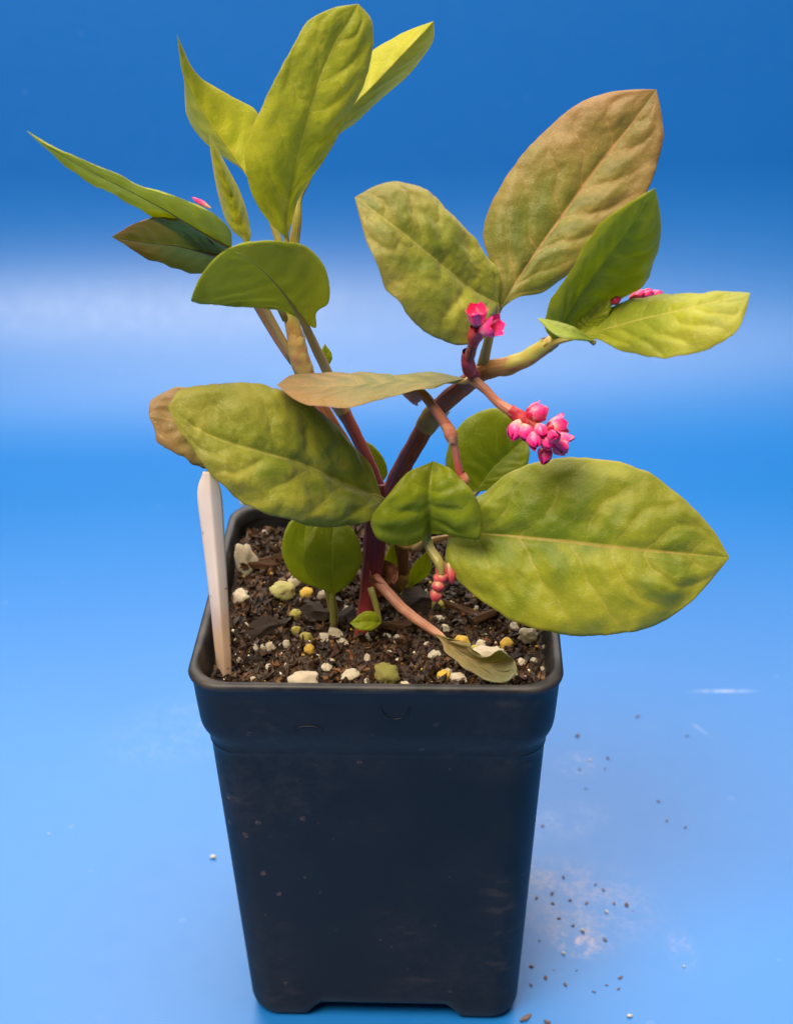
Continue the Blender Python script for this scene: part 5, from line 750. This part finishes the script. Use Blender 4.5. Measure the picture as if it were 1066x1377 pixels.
# florets: five overlapping tepals round a small core; closed ones hug the core, open ones flare
def floret(base, tip, w, opened, mat, parent, rnd):
    ax = tip-base; Ln = ax.length; q = Vector((0, 0, 1)).rotation_difference(ax.normalized()); spin = rnd.uniform(0, 6.28)
    vs = []; uv = []; fs = []; fm = []
    def grid(fn, nu, nv, mi):
        b = len(vs)
        for i in range(nv+1):
            for j in range(nu+1):
                v, t, u = fn(j/nu, i/nv); vs.append(base+q@v-ROOT); uv.append((u, t))
        for i in range(nv):
            for j in range(nu): a = b+i*(nu+1)+j; fs.append((a, a+1, a+nu+2, a+nu+1)); fm.append(mi)
    def core(u, t):
        a = u*2*math.pi; r = w*.80*math.sin(math.pi*min(1, .04+t*.96))**.8
        return Vector((math.cos(a)*r, math.sin(a)*r, t*Ln*(.62 if opened else .90))), t*.8, u
    grid(core, 12, 8, 1 if opened else 0)
    for k in range(5):
        a0 = spin+k*2*math.pi/5+rnd.uniform(-.15, .15); ln = Ln*rnd.uniform(.88, 1.08); flare = (rnd.uniform(.25, .75) if opened else rnd.uniform(-.12, .16)); hw = rnd.uniform(.55, .75)
        cur = rnd.uniform(-.1, .25); off = .04*(k % 2)
        def tep(u, t, a0=a0, ln=ln, flare=flare, hw=hw, cur=cur, off=off):
            wdt = hw*1.25*math.sin(math.pi*.5*min(1, t*2.0+.12))*max(0, 1-t**4)**.5
            a = a0+(u-.5)*2*wdt
            r = w*(.16+.90*math.sin(math.pi*.5*min(1, t*1.8))**.9+off)
            r *= (max(0, 1-max(0, t-.45)/.58)**.5 if not opened else 1-.25*max(0, t-.5))
            r += w*flare*max(0, t-.45)**1.4*(1.5 if opened else .5)+w*.10*(abs(u-.5)*2)**2*cur*4*t
            z = ln*(math.sin(math.pi*.5*t)*.25+t*.75)-(u-.5)**2*.15*ln*t
            return Vector((math.cos(a)*r, math.sin(a)*r, z)), t+.25*(abs(u-.5)*2)**2*(1-t), .1+.12*math.sin(u*3.14)
        grid(tep, 6, 8, 0)
    return link('floret' if mat != 'floret_bud' else 'bud', vs, fs, [mat, 'floret_in'], parent, uv, fm)
rnd = random.Random(3)
for F in FLOWERS:
    head = bpy.data.objects.new('flower_cluster', None); COL.objects.link(head); head.parent = plant
    head['label'] = F['label']
    for i, (a, b, w, o) in enumerate(F['f']):
        mat = 'floret_bud' if F['k'] == 'e' else ('floret_deep' if (F['k'] == 'rd' or i % 4 == 3) else 'floret')
        floret(V(a), V(b), w*.94*MM, o, mat, head, rnd)

# ------------------------------------------------------------------ plant label
def build_tag():
    Lp, Mp, Rp = ([V(p) for p in TAG[k]] for k in ('left', 'mid', 'right'))
    n, ns = 40, 12; rows = []
    for i in range(n+1):
        t = i/n; l, m, r = catmull(Lp, t), catmull(Mp, t), catmull(Rp, t)
        row = []
        for j in range(ns+1):
            u = j/ns
            c = l*(1-u)**2+m*2*u*(1-u)*1.0+r*u*u
            c = c.lerp(l.lerp(m, u*2) if u < .5 else m.lerp(r, u*2-1), .75)
            row.append(c)
        rows.append(row)
    base = Lp[0].lerp(Rp[0], .5); vs = []; fs = []; W = ns+1; th = .0002
    for s in (0, 1):
        for i in range(n+1):
            for j in range(W):
                a = rows[min(i+1, n)][j]-rows[max(i-1, 0)][j]; b = rows[i][min(j+1, ns)]-rows[i][max(j-1, 0)]
                nn = a.cross(b).normalized(); vs.append(rows[i][j]+nn*th*(s-.5)-base)
    o2 = (n+1)*W
    for i in range(n):
        for j in range(ns):
            q = (i*W+j, i*W+j+1, (i+1)*W+j+1, (i+1)*W+j); fs.append(q); fs.append(tuple(reversed([o2+k for k in q])))
        for j in (0, ns): fs.append((i*W+j, (i+1)*W+j, o2+(i+1)*W+j, o2+i*W+j))
    for j in range(ns): fs.append((j, j+1, o2+j+1, o2+j)); b = n*W; fs.append((b+j, b+j+1, o2+b+j+1, o2+b+j))
    o = link('plant_label', vs, fs, 'tag', None, None, None, True, base)
    bm = bmesh.new(); bm.from_mesh(o.data); bmesh.ops.recalc_face_normals(bm, faces=bm.faces); bm.to_mesh(o.data); bm.free()
    tag(o, 'narrow white plastic plant label stuck in the soil at the left rim', 'plant label')
build_tag()

# ------------------------------------------------------------------ grains, beads, bark, crumbs
def lump(name, mat, rough, freq, seed, sub=2, flat=False):
    bm = bmesh.new(); bmesh.ops.create_icosphere(bm, subdivisions=sub, radius=.5)
    for v in bm.verts:
        d = v.co.normalized(); k = noise.noise(d*freq+Vector((seed*5.3, seed, 0)))
        v.co *= max(.55, 1+rough*k+rough*.5*noise.noise(d*freq*2.3+Vector((0, seed*3.1, 1)))+rough*.75*noise.noise(d*freq*4.5+Vector((1, seed, 1))))
    me = bpy.data.meshes.new(name); bm.to_mesh(me); bm.free(); me.materials.append(MATS[mat])
    me.polygons.foreach_set('use_smooth', [not flat]*len(me.polygons)); return me
MESH = {
 'perlite': [lump('perlite_grain', 'perlite', .40, 1.6, i, 3) for i in range(5)],
 'perlite_yellow': [lump('perlite_grain', 'perlite_yellow', .38, 1.6, i, 3) for i in range(2)],
 'perlite_green': [lump('perlite_grain', 'perlite_green', .36, 1.8, i+4, 3) for i in range(1)],
 'perlite_small': [lump('perlite_grain', 'perlite', .36, 1.7, i+9, 2, True) for i in range(6)],
 'bead': [lump('fertilizer_bead', 'bead', .22, 1.6, i, 3) for i in range(3)],
 'bead_olive': [lump('fertilizer_bead', 'bead_olive', .25, 1.6, i, 3) for i in range(2)],
 'bark': [lump('bark_chip', 'bark', .8, 1.9, i, 2, True) for i in range(3)],
 'bark_grey': [lump('bark_chip', 'bark_grey', .8, 1.9, i+5, 2, True) for i in range(2)],
 'bark_orange': [lump('bark_chip', 'bark_orange', .7, 2.1, i+8, 2, True) for i in range(2)],
 'crumb': [lump('soil_crumb', 'crumb', .9, 2.2, i, 2) for i in range(4)],
 'crumb_red': [lump('soil_crumb', 'crumb_red', .5, 1.8, i+6, 2) for i in range(2)],
 'crumb_white': [lump('perlite_crumb', 'crumb_white', .4, 1.8, i+12, 2) for i in range(3)],
}
rg = random.Random(21)
for i, (kind, p, s, st, label) in enumerate(GRAINS):
    if kind == 'perlite': mk = 'perlite_yellow' if label and 'pale yellow' in label else ('perlite_green' if label and 'mottled' in label else 'perlite')
    elif kind == 'bead': mk = 'bead_olive' if ('olive' in label or 'green' in label or 'tan' in label) else 'bead'
    elif kind == 'bark': mk = 'bark_orange' if 'orange' in label or 'reddish' in label or 'tan' in label or 'curved' in label else ('bark_grey' if 'grey' in label or 'broad' in label else 'bark')
    else: mk = kind
    name = {'perlite': 'perlite_grain', 'perlite_small': 'perlite_grain', 'bead': 'fertilizer_bead', 'bark': 'bark_chip'}[kind]
    o = bpy.data.objects.new(name, MESH[mk][i % len(MESH[mk])]); COL.objects.link(o)
    sx, sy, sz = st[:3]; o.scale = (s*sx*MM, s*sy*MM, s*sz*MM)
    o.rotation_euler = (rg.uniform(-.3, .3), rg.uniform(-.3, .3), st[3] if len(st) > 3 else rg.uniform(-.6, .6))
    o.location = (p[0]*MM, p[1]*MM, (ground(p[0], p[1])+s*sz*(.36 if kind == 'perlite' else .18 if kind == 'perlite_small' else .22 if kind == 'bead' else .30))*MM)
    if kind == 'perlite_small': tag(o, 'tiny whitish perlite grain among the dark soil crumbs', 'perlite', 'small perlite grains strewn over the soil')
    elif kind == 'perlite': tag(o, label, 'perlite', 'large perlite grains on the soil')
    elif kind == 'bead': tag(o, label, 'fertilizer bead', 'fertilizer beads on the soil')
    else: tag(o, label, 'bark chip', 'bark chips on the soil')
for i, (kind, p, s) in enumerate(CRUMBS):
    mk = 'crumb_white' if kind == 'white' else ('crumb_red' if i % 5 in (0, 4) else 'crumb')
    o = bpy.data.objects.new('perlite_crumb' if kind == 'white' else 'soil_crumb', MESH[mk][i % len(MESH[mk])]); COL.objects.link(o)
    z = .6 if kind == 'white' else .38
    s *= rg.uniform(.42, .85); o.scale = (s*MM*rg.uniform(.9, 1.5), s*MM*rg.uniform(.5, .9), s*z*MM); o.rotation_euler = (0, 0, rg.uniform(0, 3))
    lowest = min(v.co.z for v in o.data.vertices)
    o.location = (p[0]*MM, p[1]*MM, -lowest*s*z*MM-.00002)
    if kind == 'white':
        lab = {(287): 'lone white perlite bead on the blue sheet left of the pot', 66: 'tiny white speck near the left edge of the blue sheet'}
        left = p[0] < 0
        tag(o, (lab[287] if p[0] > -80 else lab[66]) if left else 'tiny pale grain on the blue sheet right of the pot', 'grain', None if left else 'pale grains spilled right of the pot')
    else:
        own = {0: 'reddish brown crumb on the blue sheet below the broad right leaf, nearest the pot rim', 1: 'brown crumb below the middle of the broad right leaf', 2: 'faint crumb right of the others below the white scratch',
               7: 'upper of two crumbs alone on the sheet far right of the pot', 8: 'lower of two crumbs alone on the sheet far right of the pot', 15: 'dark crumb at the right end of the dusty patch',
               17: 'elongated dark crumb right of the pale dust patch', 18: 'dark round crumb below the pale dust patch', 23: 'large reddish crumb by the right foot of the pot'}.get(i)
        tag(o, own or 'tiny brown soil crumb in the dusty scatter right of the pot', 'soil crumb', 'soil crumbs spilled right of the pot')
